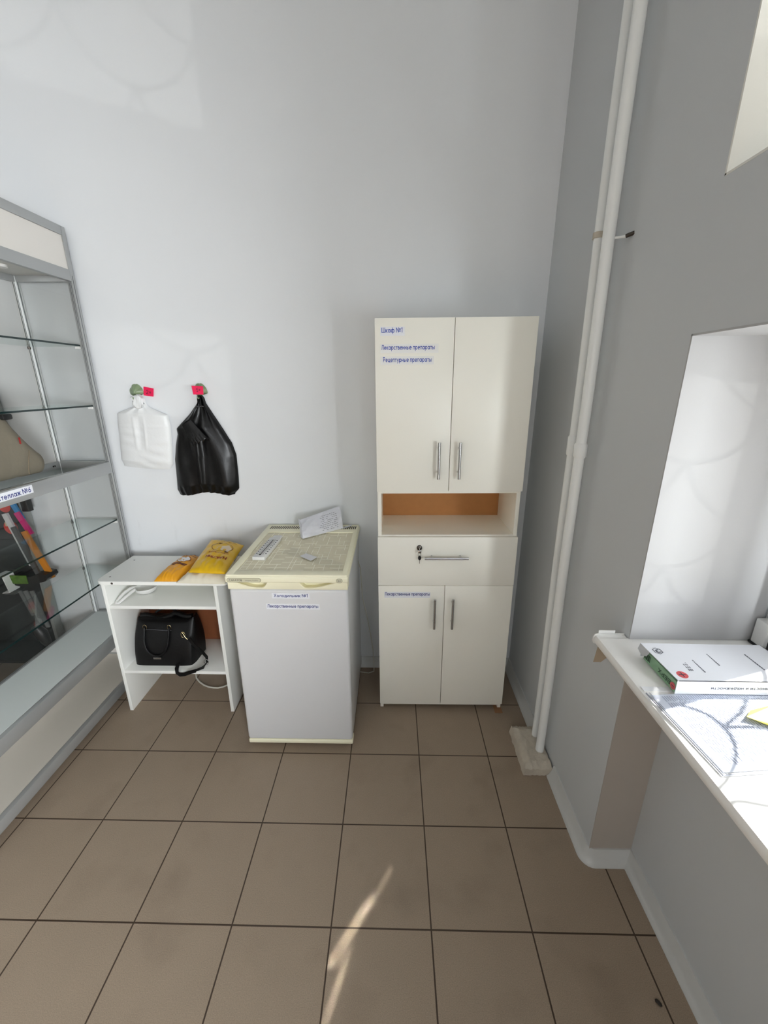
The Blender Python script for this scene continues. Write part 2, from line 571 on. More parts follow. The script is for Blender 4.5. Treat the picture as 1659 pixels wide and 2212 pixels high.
M_CABLE = mat('white_cable', (206, 204, 194), rough=0.4)
M_GREEN = mat('green_card', (138, 176, 140), rough=0.5)
M_GREENDK = mat('dark_green_ink', (30, 58, 40), rough=0.6)
M_PINK = mat('pink_red_ink', (214, 92, 96), rough=0.6)
M_GREY = mat('grey_ink', (120, 122, 128), rough=0.6)
M_PVC = mat('window_pvc', (236, 238, 240), rough=0.3)
M_SILL = mat('sill_board', (250, 249, 246), rough=0.3)
M_FOOT = mat('beige_knit', (118, 111, 96), rough=0.85, bump=0.2, bscale=80)

# ------------------------------------------------------------------ the room
WX = 0.85      # window wall plane
BY = 0.60      # back wall plane
NX = 0.99      # plane of the recess under the window

def floor_material():
    m = mat('beige_floor_tiles', (155, 138, 120), rough=0.42, spec=0.35, var=0.06, vscale=9, bump=0.012, bscale=150)
    nt = m.node_tree
    b = nt.nodes['Principled BSDF']
    L = nt.links.new
    tc = nt.nodes.new('ShaderNodeTexCoord')
    sep = nt.nodes.new('ShaderNodeSeparateXYZ')
    L(tc.outputs['Object'], sep.inputs[0])
    def line(sock):
        a = nt.nodes.new('ShaderNodeMath'); a.operation = 'DIVIDE'; a.inputs[1].default_value = 0.3
        r = nt.nodes.new('ShaderNodeMath'); r.operation = 'ROUND'
        s = nt.nodes.new('ShaderNodeMath'); s.operation = 'SUBTRACT'
        ab = nt.nodes.new('ShaderNodeMath'); ab.operation = 'ABSOLUTE'
        L(sock, a.inputs[0]); L(a.outputs[0], r.inputs[0])
        L(a.outputs[0], s.inputs[0]); L(r.outputs[0], s.inputs[1]); L(s.outputs[0], ab.inputs[0])
        return ab.outputs[0]
    mn = nt.nodes.new('ShaderNodeMath'); mn.operation = 'MINIMUM'
    L(line(sep.outputs['X']), mn.inputs[0]); L(line(sep.outputs['Y']), mn.inputs[1])
    mr = nt.nodes.new('ShaderNodeMapRange')
    mr.inputs['From Min'].default_value = 0.0060
    mr.inputs['From Max'].default_value = 0.0090
    L(mn.outputs[0], mr.inputs['Value'])
    # fine speckle of the stoneware
    n = nt.nodes.new('ShaderNodeTexNoise'); n.inputs['Scale'].default_value = 420; n.inputs['Detail'].default_value = 2
    L(tc.outputs['Object'], n.inputs['Vector'])
    sp = nt.nodes.new('ShaderNodeMix'); sp.data_type = 'RGBA'; sp.blend_type = 'MULTIPLY'
    rp = nt.nodes.new('ShaderNodeValToRGB')
    rp.color_ramp.elements[0].color = (0.82, 0.82, 0.82, 1); rp.color_ramp.elements[0].position = 0.3
    rp.color_ramp.elements[1].color = (1.1, 1.1, 1.1, 1); rp.color_ramp.elements[1].position = 0.7
    L(n.outputs['Fac'], rp.inputs[0])
    sp.inputs[0].default_value = 1.0
    old = b.inputs['Base Color'].links[0].from_socket
    L(old, sp.inputs[6]); L(rp.outputs[0], sp.inputs[7])
    # ground-in grime, patchy
    g = nt.nodes.new('ShaderNodeTexNoise'); g.inputs['Scale'].default_value = 5.0; g.inputs['Detail'].default_value = 8
    L(tc.outputs['Object'], g.inputs['Vector'])
    gr = nt.nodes.new('ShaderNodeMapRange'); gr.inputs['From Min'].default_value = 0.55; gr.inputs['From Max'].default_value = 0.8
    gr.inputs['To Max'].default_value = 0.35
    L(g.outputs['Fac'], gr.inputs['Value'])
    gm = nt.nodes.new('ShaderNodeMix'); gm.data_type = 'RGBA'
    gm.inputs[7].default_value = lin((104, 88, 72))
    L(gr.outputs[0], gm.inputs[0]); L(sp.outputs[2], gm.inputs[6])
    mx = nt.nodes.new('ShaderNodeMix'); mx.data_type = 'RGBA'
    mx.inputs[6].default_value = lin((62, 48, 36))
    L(mr.outputs[0], mx.inputs[0]); L(gm.outputs[2], mx.inputs[7])
    L(mx.outputs[2], b.inputs['Base Color'])
    return m
M_FLOOR = floor_material()

struct(MB().box(-4.6, 1.32, -5.1, 0.8, -0.1, 0.0).build('floor', M_FLOOR, loc=(0, 0, 0)))
struct(MB().box(-4.6, 1.32, -5.1, 0.8, 3.35, 3.45).build('ceiling', M_CEIL, loc=(0, 0, 3.35)))
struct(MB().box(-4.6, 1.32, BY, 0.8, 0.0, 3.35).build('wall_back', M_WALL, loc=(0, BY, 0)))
struct(MB().box(-4.7, -4.6, -5.1, 0.8, 0.0, 3.35).build('wall_left', M_WALLFAR, loc=(-4.6, 0, 0)))
w = MB()
w.box(-4.6, 1.32, -5.2, -5.1, 0.0, 1.0).box(-4.6, 1.32, -5.2, -5.1, 3.1, 3.35).box(-4.6, -3.15, -5.2, -5.1, 1.0, 3.1).box(0.55, 1.32, -5.2, -5.1, 1.0, 3.1)
struct(w.build('wall_front', M_WALLFAR, loc=(0, -5.1, 0)))
Y_J, Y_K = -0.38, -1.78            # the two jambs of the near windows
Z_S, Z_L, Z_U, Z_T = 0.835, 1.66, 1.955, 2.95
w = MB()
w.box(WX, 1.32, Y_J, BY, 0, 3.35)                       # pier by the pipes
w.box(NX, 1.32, Y_K, Y_J - 0.02, 0, Z_S)                # thin wall in the recess
w.box(WX, NX, Y_J - 0.017, Y_J, 0, Z_S)
w.box(WX, 1.32, Y_K, Y_J, Z_L, Z_U)                     # beam between the windows
w.box(WX, 1.32, Y_K, Y_J, Z_T, 3.35)
w.box(WX, 1.32, -2.25, Y_K, 0, 3.35)
w.box(WX, 1.32, -3.70, -2.25, 0, 0.85)
w.box(WX, 1.32, -3.70, -2.25, 1.72, 3.35)
w.box(WX, 1.32, -5.1, -3.70, 0, 3.35)
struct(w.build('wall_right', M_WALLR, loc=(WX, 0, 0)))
# thin panel giving the recess side a darker, browner tone
struct(MB().box(WX + 0.0008, NX - 0.0002, Y_J - 0.0200, Y_J - 0.0172, 0, Z_S).build('trim_4', mat('recess_side_brown', (178, 170, 161), rough=0.8, bump=0.1, bscale=30, var=0.03)))
# plaster lining of the window openings: lower plaster darkened to offset strong window light
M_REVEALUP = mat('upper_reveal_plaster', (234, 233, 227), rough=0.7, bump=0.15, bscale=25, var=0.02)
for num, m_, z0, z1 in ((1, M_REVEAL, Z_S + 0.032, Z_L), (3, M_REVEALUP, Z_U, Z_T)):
    w = MB()
    w.box(WX - 0.0006, 1.2, Y_J - 0.004, Y_J + 0.0005, z0, z1)
    w.box(WX - 0.0006, 1.2, Y_K - 0.0005, Y_K + 0.004, z0, z1)
    w.box(WX - 0.0006, 1.2, Y_K, Y_J, z1 - 0.004, z1 + 0.0005)
    if num == 3:
        w.box(WX - 0.0006, 1.2, Y_K, Y_J, Z_U - 0.0005, Z_U + 0.004)
    struct(w.build('trim_%d' % num, m_, loc=(WX, Y_J, z0)))

# baseboards: hollow-curved plastic skirting swept along the wall foot
def sweep(name, path, material):
    prof = [(0.0, 0.0), (0.028, 0.0), (0.028, 0.005), (0.020, 0.013), (0.012, 0.028), (0.008, 0.049), (0.005, 0.056), (0.0, 0.056)]
    pts = [Vector((p[0], p[1], 0)) for p in path]
    n = len(pts)
    mb = MB()
    rings = []
    for i in range(n):
        d0 = (pts[i] - pts[i - 1]).normalized() if i else (pts[1] - pts[0]).normalized()
        d1 = (pts[i + 1] - pts[i]).normalized() if i < n - 1 else d0
        n0 = Vector((d0.y, -d0.x, 0)); n1 = Vector((d1.y, -d1.x, 0))
        m = (n0 + n1)
        m = m / max(1e-6, m.length)
        k = 1.0 / max(0.35, m.dot(n0))
        rings.append([mb.bm.verts.new(pts[i] + m * (a * k) + Vector((0, 0, b))) for a, b in prof])
    for i in range(n - 1):
        for k in range(len(prof)):
            k2 = (k + 1) % len(prof)
            mb.bm.faces.new((rings[i][k], rings[i][k2], rings[i + 1][k2], rings[i + 1][k]))
    mb.bm.faces.new(rings[0][::-1]); mb.bm.faces.new(rings[-1])
    return struct(mb.build(name, material, smooth=50))

# path direction keeps the room on the right-hand side
corner = []
for k in range(7):
    a = PI / 2 * k / 6
    corner.append((WX + 0.018 - 0.018 * math.cos(a), Y_J - 0.002 - 0.018 * math.sin(a)))
sweep('baseboard_right', [(WX, BY), (WX, 0.135)], M_TRIM)
sweep('baseboard_window', [(WX, -0.092)] + corner + [(NX - 0.0, Y_J - 0.020), (NX, -1.78)], M_TRIM)
sweep('baseboard_back', [(-1.66, BY), (WX, BY)], M_TRIM)

# pavement outside, sunlit
M_PAVE = mat('pavement', (170, 166, 158), rough=0.9, var=0.1, vscale=2)
o = struct(MB().box(1.6, 16, -12, 8, -0.45, -0.35).build('trim_2', M_PAVE))

# ------------------------------------------------------------------ windows
def scallop_grille(mb, x, y0, y1, z0, z1, phase):
    W, H, r = 0.225, 0.125, 0.0048
    rows = int((z1 - z0) / H) + 2
    for k in range(rows):
        zt = z1 - 0.02 - k * H
        off = phase + (k % 2) * W / 2
        n0 = int((y1 - y0) / W) + 3
        for i in range(n0):
            ya = y0 + off - W + i * W
            pts = []
            for t in range(13):
                s = t / 12.0
                yy = ya + s * W
                zz = zt - H * (1 - abs(2 * s - 1) ** 2.2) ** 0.75
                if y0 <= yy <= y1 and z0 <= zz <= z1:
                    pts.append((x, yy, zz))
            if len(pts) > 2:
                mb.tube(pts, r, 6)
def window(n, z0, z1, sashgap):
    label = 'window_%d' % n
    root = bpy.data.objects.new(label, None)
    COL.objects.link(root)
    root.location = (1.22, (Y_J + Y_K) / 2, z0)
    ROOT[root.name] = Vector(root.location)
    root['kind'] = 'structure'
    a, b = Y_K + 0.004, Y_J - 0.004
    fr = MB()
    for q in ((a, a + 0.06, z0, z1), (b - 0.06, b, z0, z1), (a + .06, b - .06, z0, z0 + 0.05), (a + .06, b - .06, z1 - 0.06, z1)):
        fr.box(1.205, 1.265, q[0], q[1], q[2], q[3], 0.004)
    fr.build('window_frame', M_PVC, root, smooth=35)
    mid = (a + b) / 2
    for (s0, s1) in ((a + 0.045, mid - 0.002), (mid + 0.002, b - 0.045)):
        sa = MB()
        t = 0.075
        for q in ((s0, s0 + t, z0 + .04, z1 - .05), (s1 - t, s1, z0 + .04, z1 - .05), (s0 + t, s1 - t, z0 + .04, z0 + .04 + t), (s0 + t, s1 - t, z1 - .05 - t, z1 - .05)):
            sa.box(1.188, 1.25, q[0], q[1], q[2], q[3], 0.006)
        so = sa.build('sash', M_PVC, root, smooth=35)
        MB().box(1.216, 1.222, s0 + t, s1 - t, z0 + .04 + t, z1 - .05 - t).build('pane', M_PANE, so)
    return root, fr
win1, _ = window(1, 0.866, Z_L - 0.004, 0)
hinge = MB()
hinge.box(1.174, 1.206, -0.432, -0.392, 0.872, 0.945, 0.004)
hg = hinge.build('hinge', M_WPLAST, win1, smooth=35)
MB().box(1.172, 1.2, -0.436, -0.388, 0.867, 0.874, 0.002).box(1.176, 1.186, -0.444, -0.438, 0.868, 0.9, 0.002).build('hinge_pin', M_BLACK, hg)
g = MB()
scallop_grille(g, 1.42, Y_K, Y_J + 0.1, 0.86, 1.72, 0.02)
g.build('window_grille', M_STEEL, win1, smooth=60)
win2, _ = window(2, Z_U + 0.004, Z_T - 0.004, 0)
g = MB()
scallop_grille(g, 1.42, Y_K, Y_J + 0.1, 1.9, 2.98, 0.10)
g.build('window_grille', M_STEEL, win2, smooth=60)

# window sill board
sl = thing('window_sill', 'long white window sill board under the sunlit window', 'window sill', (0.98, -1.07, 0.835))
mb = MB()
prof = [(1.2, 0.836), (0.775, 0.836), (0.767, 0.839), (0.764, 0.846), (0.764, 0.856), (0.767, 0.863), (0.775, 0.866), (1.2, 0.866)]
mb.prism(prof, 1, -1.775, -0.378)
mb.prism([(0.846, 0.836), (0.775, 0.836), (0.767, 0.839), (0.764, 0.846), (0.764, 0.856), (0.767, 0.863), (0.775, 0.866), (0.846, 0.866)], 1, -0.379, -0.362)
mb.build('board', M_SILL, sl, smooth=40)
mb = MB()
mb.prism([(0.848, 0.834), (0.772, 0.834), (0.763, 0.838), (0.760, 0.846), (0.760, 0.857), (0.764, 0.866), (0.774, 0.8695), (0.848, 0.8695)], 1, -0.3615, -0.3585)
mb.box(0.7735, 0.820, -0.3615, -0.3595, 0.869, 0.879)
mb.build('end_cap', M_WPLAST, sl, smooth=40)
mb = MB()
fl = [(0.776, -0.366, 0.835), (0.812, -0.372, 0.835), (0.804, -0.371, 0.795), (0.790, -0.369, 0.778), (0.770, -0.366, 0.776)]
mb.add_mesh(fl, [(0, 1, 2, 3, 4)])
mb.build('peeling_film', mat('beige_film', (176, 160, 138), rough=0.4), sl, solid=0.001)

# ------------------------------------------------------------------ heating pipes and their footing
def pipe(name, label, bx_, by_, tx_, ty_, r, couplings):
    root = thing(name, label, 'pipe', (bx_, by_, 0.0), 'heating riser pipes in the corner')
    def P(z):
        t = z / 3.35
        return Vector((bx_ + (tx_ - bx_) * t + 0.0015 * math.sin(z * 5.1), by_ + (ty_ - by_) * t, z))
    MB().tube([P(0.048 + 3.3 * k / 40) for k in range(41)], r, 18).build('riser', M_PIPE, root, smooth=60)
    for z, h in couplings:
        MB().tube([P(z), P(z + 0.006), P(z + h - 0.006), P(z + h)], [r + 0.0005, r + 0.004, r + 0.004, r + 0.0005], 18).build('coupling', M_PIPE, root, smooth=60)
    return root, P
p1, P1 = pipe('heating_pipe', 'bright white heating pipe nearer the window, in front of the other riser', 0.8175, -0.006, 0.795, -0.006, 0.0170, [(1.315, 0.05)])
p2, P2 = pipe('heating_pipe', 'thinner white heating pipe nearer the back corner, behind the other riser', 0.8235, 0.072, 0.800, 0.072, 0.0140, [(1.31, 0.07)])
c = P1(1.955)
mb = MB()
mb.tube([c + Vector((0.012, -0.004, 0)), Vector((WX - 0.012, c.y - 0.032, c.z - 0.004))], 0.0035, 8)
mb.build('wall_bracket', M_PIPE, p1, smooth=60)
MB().tube([Vector((WX - 0.014, c.y - 0.034, c.z - 0.004)), Vector((WX + 0.002, c.y - 0.048, c.z))], 0.0055, 8).build('wall_anchor', M_STEEL, p1, smooth=60)
c = P2(1.985)
MB().tube([c + Vector((0, 0, -0.008)), c + Vector((0, 0, 0.008))], 0.0175, 18).build('clamp', M_CONC, p2, smooth=60)
MB().tube([c + Vector((0.008, 0, 0)), Vector((WX + 0.002, c.y + 0.02, c.z))], 0.0045, 8).build('wall_bracket', M_STEEL, p2, smooth=60)
# rough plaster footing
mb = MB()
def rnd(p, a):
    return Vector((p[0] + random.uniform(-a, a), p[1] + random.uniform(-a, a), max(0.0, p[2] + random.uniform(-a, a) * (0.6 if p[2] > 0 else 0))))
x0, x1, y0, y1 = 0.742, 0.849, -0.088, 0.132
nx, ny = 14, 24
def ftop(u, v):
    x = x0 + (x1 - x0) * u; y = y0 + (y1 - y0) * v
    e = min(u * 6, 1, (1 - v) * 8, v * 8)
    j = 0.0020
    px = x + random.uniform(-j, j) - 0.012 * (1 - v) * 0 - 0.006
    return (min(px, 0.8485), y + random.uniform(-j, j), 0.047 * min(1, 0.72 + 0.28 * e) + random.uniform(-0.003, 0.003))
mb.grid(ftop, nx, ny)
bm_ = mb.bm
bm_.verts.ensure_lookup_table()
edges = [e for e in bm_.edges if e.is_boundary]
ret = bmesh.ops.extrude_edge_only(bm_, edges=edges)
for v in [g_ for g_ in ret['geom'] if isinstance(g_, bmesh.types.BMVert)]:
    v.co.z = 0.0
    if v.co.x < 0.84:
        v.co.x -= 0.008 if v.co.x < 0.75 else 0
        v.co.x += random.uniform(-0.0015, 0.0015)
ft = mb.build('pipe_footing', M_CONC, smooth=40)
tag(ft, 'rough crumbling plaster block on the floor around the pipe feet', 'plaster block')

# ------------------------------------------------------------------ tall cabinet
CX, CY = 0.1225, 0.262
cab = thing('tall_cabinet', 'tall white laminate cabinet with four doors, a drawer and an open shelf', 'cabinet', (CX, CY, 0))
XL, XR = 0.1225, 0.7235
YB = 0.575
bx('side_panel', M_CAB, cab, XL, XL + 0.016, CY + 0.017, YB, 0.0, 1.785, 0.0008)
bx('side_panel', M_CAB, cab, XR - 0.016, XR, CY + 0.017, YB, 0.0, 1.785, 0.0008)
bx('top_panel', M_CAB, cab, XL + 0.0162, XR - 0.0162, CY + 0.017, YB, 1.769, 1.785)
bx('shelf', M_CAB, cab, XL + 0.0162, XR - 0.0162, CY + 0.0175, YB - 0.02, 1.112, 1.128)
bx('shelf', M_CAB, cab, XL + 0.0162, XR - 0.0162, CY + 0.0175, YB - 0.02, 0.910, 0.926)
bx('bottom_panel', M_CAB, cab, XL + 0.0162, XR - 0.0162, CY + 0.0175, YB - 0.02, 0.016, 0.032)
MB().box(XL + 0.0162, XR - 0.0162, YB - 0.019, YB - 0.016, 0.034, 1.768).build('back_panel', M_BOARD, cab)
def bar_handle(parent, name, a, b, off, r=0.006, post=0.028):
    """bar from a to b standing off the front (towards -y)"""
    a = Vector(a); b = Vector(b)
    d = (b - a)
    mb = MB()
    mb.tube([a, b], r, 16)
    for t in (0.17, 0.83):
        p = a + d * t
        mb.tube([p, p + Vector((0, off, 0))], 0.0042, 10)
    return mb.build(name, M_CHROME, parent, smooth=50)
XM = (XL + XR) / 2 - 0.004
ul = bx('door', M_CAB, cab, XL - 0.001, XM - 0.0012, CY, CY + 0.016, 1.124, 1.7855, 0.0010)
ur = bx('door', M_CAB, cab, XM + 0.0012, XR + 0.001, CY, CY + 0.016, 1.124, 1.7855, 0.0010)
dr = bx('drawer', M_CAB, cab, XL - 0.001, XR + 0.002, CY, CY + 0.016, 0.6895, 0.9205, 0.0010)
ll = bx('door', M_CAB, cab, XL - 0.001, XM + 0.0005, CY, CY + 0.016, 0.036, 0.6875, 0.0010)
lr = bx('door', M_CAB, cab, XM + 0.0029, XR + 0.001, CY, CY + 0.016, 0.036, 0.6875, 0.0010)
HY = CY - 0.030
bar_handle(ul, 'handle', (0.3720, HY, 1.183), (0.3720, HY, 1.331), 0.030)
bar_handle(ur, 'handle', (0.4545, HY, 1.183), (0.4545, HY, 1.331), 0.030)
bar_handle(dr, 'handle', (0.3245, HY, 0.8335), (0.5130, HY, 0.8335), 0.030)
bar_handle(ll, 'handle', (0.3745, HY, 0.484), (0.3745, HY, 0.635), 0.030)
bar_handle(lr, 'handle', (0.4555, HY, 0.484), (0.4555, HY, 0.635), 0.030)
lk = MB()
lx, lz = 0.3025, 0.873
lk.tube([(lx, CY, lz), (lx, CY - 0.006, lz), (lx, CY - 0.008, lz)], [0.0115, 0.0115, 0.009], 24)
lko = lk.build('lock', M_STEEL, dr, smooth=50)
ky = MB()
ky.box(lx - 0.0018, lx + 0.0018, CY - 0.022, CY - 0.008, lz - 0.006, lz + 0.004, 0.0008)
ky.box(lx - 0.007, lx + 0.007, CY - 0.0235, CY - 0.0215, lz - 0.018, lz - 0.004, 0.0006)
kyo = ky.build('key', M_CHROME, dr, smooth=40)
mb = MB()
mb.tube([(lx + 0.006 * math.cos(t), CY - 0.021 + 0.002 * math.sin(t), lz - 0.022 + 0.008 * math.sin(t)) for t in [2 * PI * k / 20 for k in range(21)]], 0.0008, 6)
mb.build('key_ring', M_CHROME, dr, smooth=60)
mb = MB()
mb.lathe([(0.0, -0.003), (0.0068, -0.002), (0.0068, 0.002), (0.0, 0.003)], (0, 0, 0), axis=1, seg=24)
for v in mb.bm.verts:
    v.co.z *= 1.5
    v.co += Vector((lx + 0.0005, CY - 0.018, lz - 0.041))
mb.build('hanging_key', M_BLACK, dr, smooth=50)
MB().box(lx - 0.0012, lx + 0.002, CY - 0.019, CY - 0.017, lz - 0.068, lz - 0.050, 0.0005).build('key_blade', M_CHROME, dr)

def sticker(parent, words, x0, x1, z0, z1, y, tx0, tx1, tz0, tz1, paper=M_STICK, ink=M_BLUE, bold=0.006):
    """paper strip facing -y with words; parent is the thing it is stuck to"""
    s = MB().box(x0, x1, y - 0.0006, y, z0, z1).build('label_strip', paper, parent)
    s['label'] = 'printed paper label'
    mb = MB()
    text_on(mb, words, lambda a, b: (tx0 + (tx1 - tx0) * a, y - 0.0010, tz0 + (tz1 - tz0) * b), 0.155)
    mb.build('lettering', ink, s)
    return s
sticker(cab, 'Шкаф №1', 0.1420, 0.2330, 1.7250, 1.7560, CY, 0.1465, 0.2255, 1.7295, 1.7530)
sticker(cab, 'Лекарственные препараты', 0.1420, 0.3600, 1.6640, 1.6960, CY, 0.1465, 0.3455, 1.6700, 1.6925, paper=M_CLEARTAPE)
sticker(cab, 'Рецептурные препараты', 0.1420, 0.3440, 1.6230, 1.6530, CY, 0.1520, 0.3355, 1.6265, 1.6490, paper=M_CLEARTAPE)
sticker(cab, 'Лекарственные препараты', 0.1480, 0.3560, 0.6270, 0.6570, CY, 0.1510, 0.3525, 0.6330, 0.6545, ink=M_NAVY)
cab.rotation_euler = (0, math.radians(-0.32), 0)
sh = MB().box(0.690, 0.728, 0.245, 0.300, 0.0, 0.0022, 0.0008, 1).build('wedge', mat('cardboard', (150, 110, 78), rough=0.8))
tag(sh, 'folded brown cardboard wedge under the right foot of the tall cabinet', 'wedge')

# ------------------------------------------------------------------ small fridge
fr = thing('small_fridge', 'low white fridge with cream lid beside the tall cabinet', 'fridge', (-0.222, 0.3, 0))
FXL, FXR = -0.452, 0.006
mb = MB()
mb.box(FXL, FXR, 0.074, 0.575, 0.035, 0.826, 0.008, 3)
mb.build('body', M_FRIDGE, fr, smooth=40)
mb = MB()
mb.box(FXL + 0.02, FXR - 0.02, 0.10, 0.55, 0.012, 0.036)
for xx in (FXL + 0.05, FXR - 0.05):
    for yy in (0.11, 0.52):
        mb.cyl((xx, yy, 0), (xx, yy, 0.014), 0.016)
mb.build('plinth', M_DARK, fr)
# door skin
mb = MB()
mb.box(FXL - 0.004, FXR + 0.002, 0.0215, 0.070, 0.052, 0.795, 0.012, 4)
dro = mb.build('door', M_FRIDGE, fr, smooth=40)
MB().box(FXL - 0.003, FXR + 0.003, 0.022, 0.072, 0.030, 0.0515, 0.006, 3).build('door_trim', M_CREAM, dro, smooth=40)
MB().box(FXL, FXR - 0.002, 0.0702, 0.0738, 0.06, 0.80).build('door_seal', mat('seal', (150, 148, 138), rough=0.6), dro)
# cream band with two finger scoops
mb = MB()
yf, yb = 0.0190, 0.070
zt, zb = 0.8295, 0.796
def ztop(x):
    def scoop(c0, c1, flipx):
        t = (x - c0) / (c1 - c0)
        if t < 0 or t > 1:
            return 0.0
        if flipx:
            t = 1 - t
        # long gentle slope then a short steep rise
        return 0.026 * (math.sin(min(1, t / 0.72) * PI / 2) ** 1.3) * (1 if t < 0.82 else max(0.0, 1 - ((t - 0.82) / 0.18) ** 2))
    return zt - max(scoop(-0.440, -0.302, False), scoop(-0.178, -0.028, True))
n = 120
xs = [FXL - 0.004 + (FXR + 0.006 - FXL) * i / n for i in range(n + 1)]
vs_b = []
for i, x in enumerate(xs):
    z = ztop(x)
    vs_b.append([mb.bm.verts.new((x, yf + 0.002, zb)), mb.bm.verts.new((x, yf, zb + 0.003)), mb.bm.verts.new((x, yf, z - 0.003)), mb.bm.verts.new((x, yf + 0.003, z)),
                 mb.bm.verts.new((x, yb - 0.018, max(z - 0.004, zb + 0.004))), mb.bm.verts.new((x, yb - 0.012, zt - 0.001)), mb.bm.verts.new((x, yb, zt - 0.001)), mb.bm.verts.new((x, yb, zb))])
for i in range(n):
    for k in range(8):
        k2 = (k + 1) % 8
        mb.bm.faces.new((vs_b[i][k], vs_b[i][k2], vs_b[i + 1][k2], vs_b[i + 1][k]))
mb.bm.faces.new(vs_b[0][::-1]); mb.bm.faces.new(vs_b[-1])
mb.build('handle_band', M_CREAM, fr, smooth=35)
# lid
LX0, LX1, LY0, LY1, LZ0, LZ1 = -0.4585, 0.0125, 0.000, 0.583, 0.833, 0.866
IX0, IX1, IY0, IY1 = -0.424, -0.0115, 0.047, 0.470
mb = MB()
mb.box(LX0, LX1, LY0, LY1, LZ0, 0.8612, 0.007, 3)
mb.box(LX0 + 0.004, IX0, LY0 + 0.004, LY1 - 0.002, 0.857, LZ1, 0.0025, 2)
mb.box(IX1, LX1 - 0.004, LY0 + 0.004, LY1 - 0.002, 0.857, LZ1, 0.0025, 2)
mb.box(IX0 - 0.003, IX1 + 0.003, LY0 + 0.004, IY0, 0.857, LZ1, 0.0025, 2)
mb.box(IX0 - 0.003, IX1 + 0.003, IY1, LY1 - 0.002, 0.857, LZ1, 0.0025, 2)
lid = mb.build('lid', M_CREAM, fr, smooth=40)
MB().box(IX0, IX1, IY0, IY1, 0.8613, 0.8622).build('lid_inset', M_INSET, lid)
mb = MB()
random.seed(3)
# pressed pattern of nested angular lines
cell = 0.052
nxc = 8; nyc = 8
for i in range(nxc):
    for j in range(nyc):
        x = IX0 + 0.004 + i * (IX1 - IX0 - 0.008) / nxc
        y = IY0 + 0.006 + j * (IY1 - IY0 - 0.012) / nyc
        ww = (IX1 - IX0 - 0.008) / nxc; hh = (IY1 - IY0 - 0.012) / nyc
        t = 0.0026
        z0_, z1_ = 0.8620, 0.8627
        mode = random.choice((0, 1, 2, 3))
        if mode in (0, 1):
            mb.box(x, x + ww, y, y + t, z0_, z1_); mb.box(x, x + t, y, y + hh, z0_, z1_ + .0001)
        if mode in (1, 2):
            mb.box(x + ww * .5, x + ww * .5 + t, y, y + hh, z0_, z1_ + .0002); mb.box(x, x + ww * .5, y + hh * .5, y + hh * .5 + t, z0_, z1_)
        if mode == 3:
            mb.box(x, x + ww, y + hh * .4, y + hh * .4 + t, z0_, z1_); mb.box(x + ww * .7, x + ww * .7 + t, y, y + hh, z0_, z1_ + .0003)
mb.build('pressed_pattern', M_INSETLINE, lid)
mb = MB()
n = 46
for i in range(n):
    x = -0.432 + i * (0.424 / (n - 1))
    mb.add_mesh([(x, 0.513, 0.8664), (x + 0.0045, 0.513, 0.8664), (x + 0.0065, 0.552, 0.8664), (x + 0.002, 0.552, 0.8664)], [(0, 1, 2, 3)])
mb.build('vent_slots', M_DARK, lid, solid=0.0006)
# badges
def badge(parent, x0, x1, z0, z1, y):
    r = (z1 - z0) / 2
    pts = []
    for k in range(13):
        a = PI / 2 + PI * k / 12
        pts.append((x0 + r + r * math.cos(a), (z0 + z1) / 2 + r * math.sin(a)))
    for k in range(13):
        a = -PI / 2 + PI * k / 12
        pts.append((x1 - r + r * math.cos(a), (z0 + z1) / 2 + r * math.sin(a)))
    rim = MB().prism(pts, 1, y - 0.0012, y).build('badge', mat('badge_rim', (150, 146, 122), rough=0.4), parent)
    cx, cz = (x0 + x1) / 2, (z0 + z1) / 2
    inner = [(cx + (p[0] - cx) * (1 - 0.003 / (x1 - x0)) , cz + (p[1] - cz) * 0.84) for p in pts]
    MB().prism(inner, 1, y - 0.0016, y - 0.0011).build('badge_face', mat('badge_face', (204, 200, 174), rough=0.35), rim)
    return rim
b1 = badge(fr, -0.449, -0.318, 0.8365, 0.8545, LY0)
mb = MB()
text_on(mb, 'САРАТОВ', lambda a, b: (-0.4400 + 0.0500 * a, LY0 - 0.0020, 0.8415 + 0.0080 * b), 0.19)
mb.build('lettering', mat('badge_grey', (104, 100, 88), rough=0.5), b1)
mb = MB()
text_on(mb, 'модель 1225М', lambda a, b: (-0.3780 + 0.0480 * a, LY0 - 0.0020, 0.8415 + 0.0060 * b), 0.13)
mb.build('lettering', MATS['badge_grey'], b1)
b2 = badge(fr, -0.0320, -0.0080, 0.8355, 0.8545, LY0)
mb = MB()
text_on(mb, '3М', lambda a, b: (-0.0265 + 0.0130 * a, LY0 - 0.0020, 0.8410 + 0.0080 * b), 0.14)
mb.build('lettering', MATS['badge_grey'], b2)
yd = 0.0215
sticker(fr, 'Холодильник №1', -0.2890, -0.1420, 0.7565, 0.7790, yd, -0.2810, -0.1480, 0.7595, 0.7765, ink=M_NAVY)
sticker(fr, 'Лекарственные препараты', -0.3150, -0.1050, 0.7085, 0.7320, yd, -0.3100, -0.1100, 0.7105, 0.7295, ink=M_NAVY)
# its white mains lead down the right-hand side
MB().tube([(0.006, 0.50, 0.70), (0.018, 0.50, 0.66), (0.021, 0.50, 0.58), (0.026, 0.50, 0.49), (0.040, 0.50, 0.42), (0.052, 0.50, 0.355),
           (0.066, 0.50, 0.26), (0.076, 0.50, 0.18), (0.081, 0.50, 0.08), (0.080, 0.505, 0.03), (0.05, 0.52, 0.006), (0.0, 0.53, 0.005), (-0.03, 0.53, 0.02), (-0.03, 0.53, 0.05)],
          0.0026, 8).build('mains_lead', M_CABLE, fr, smooth=60)

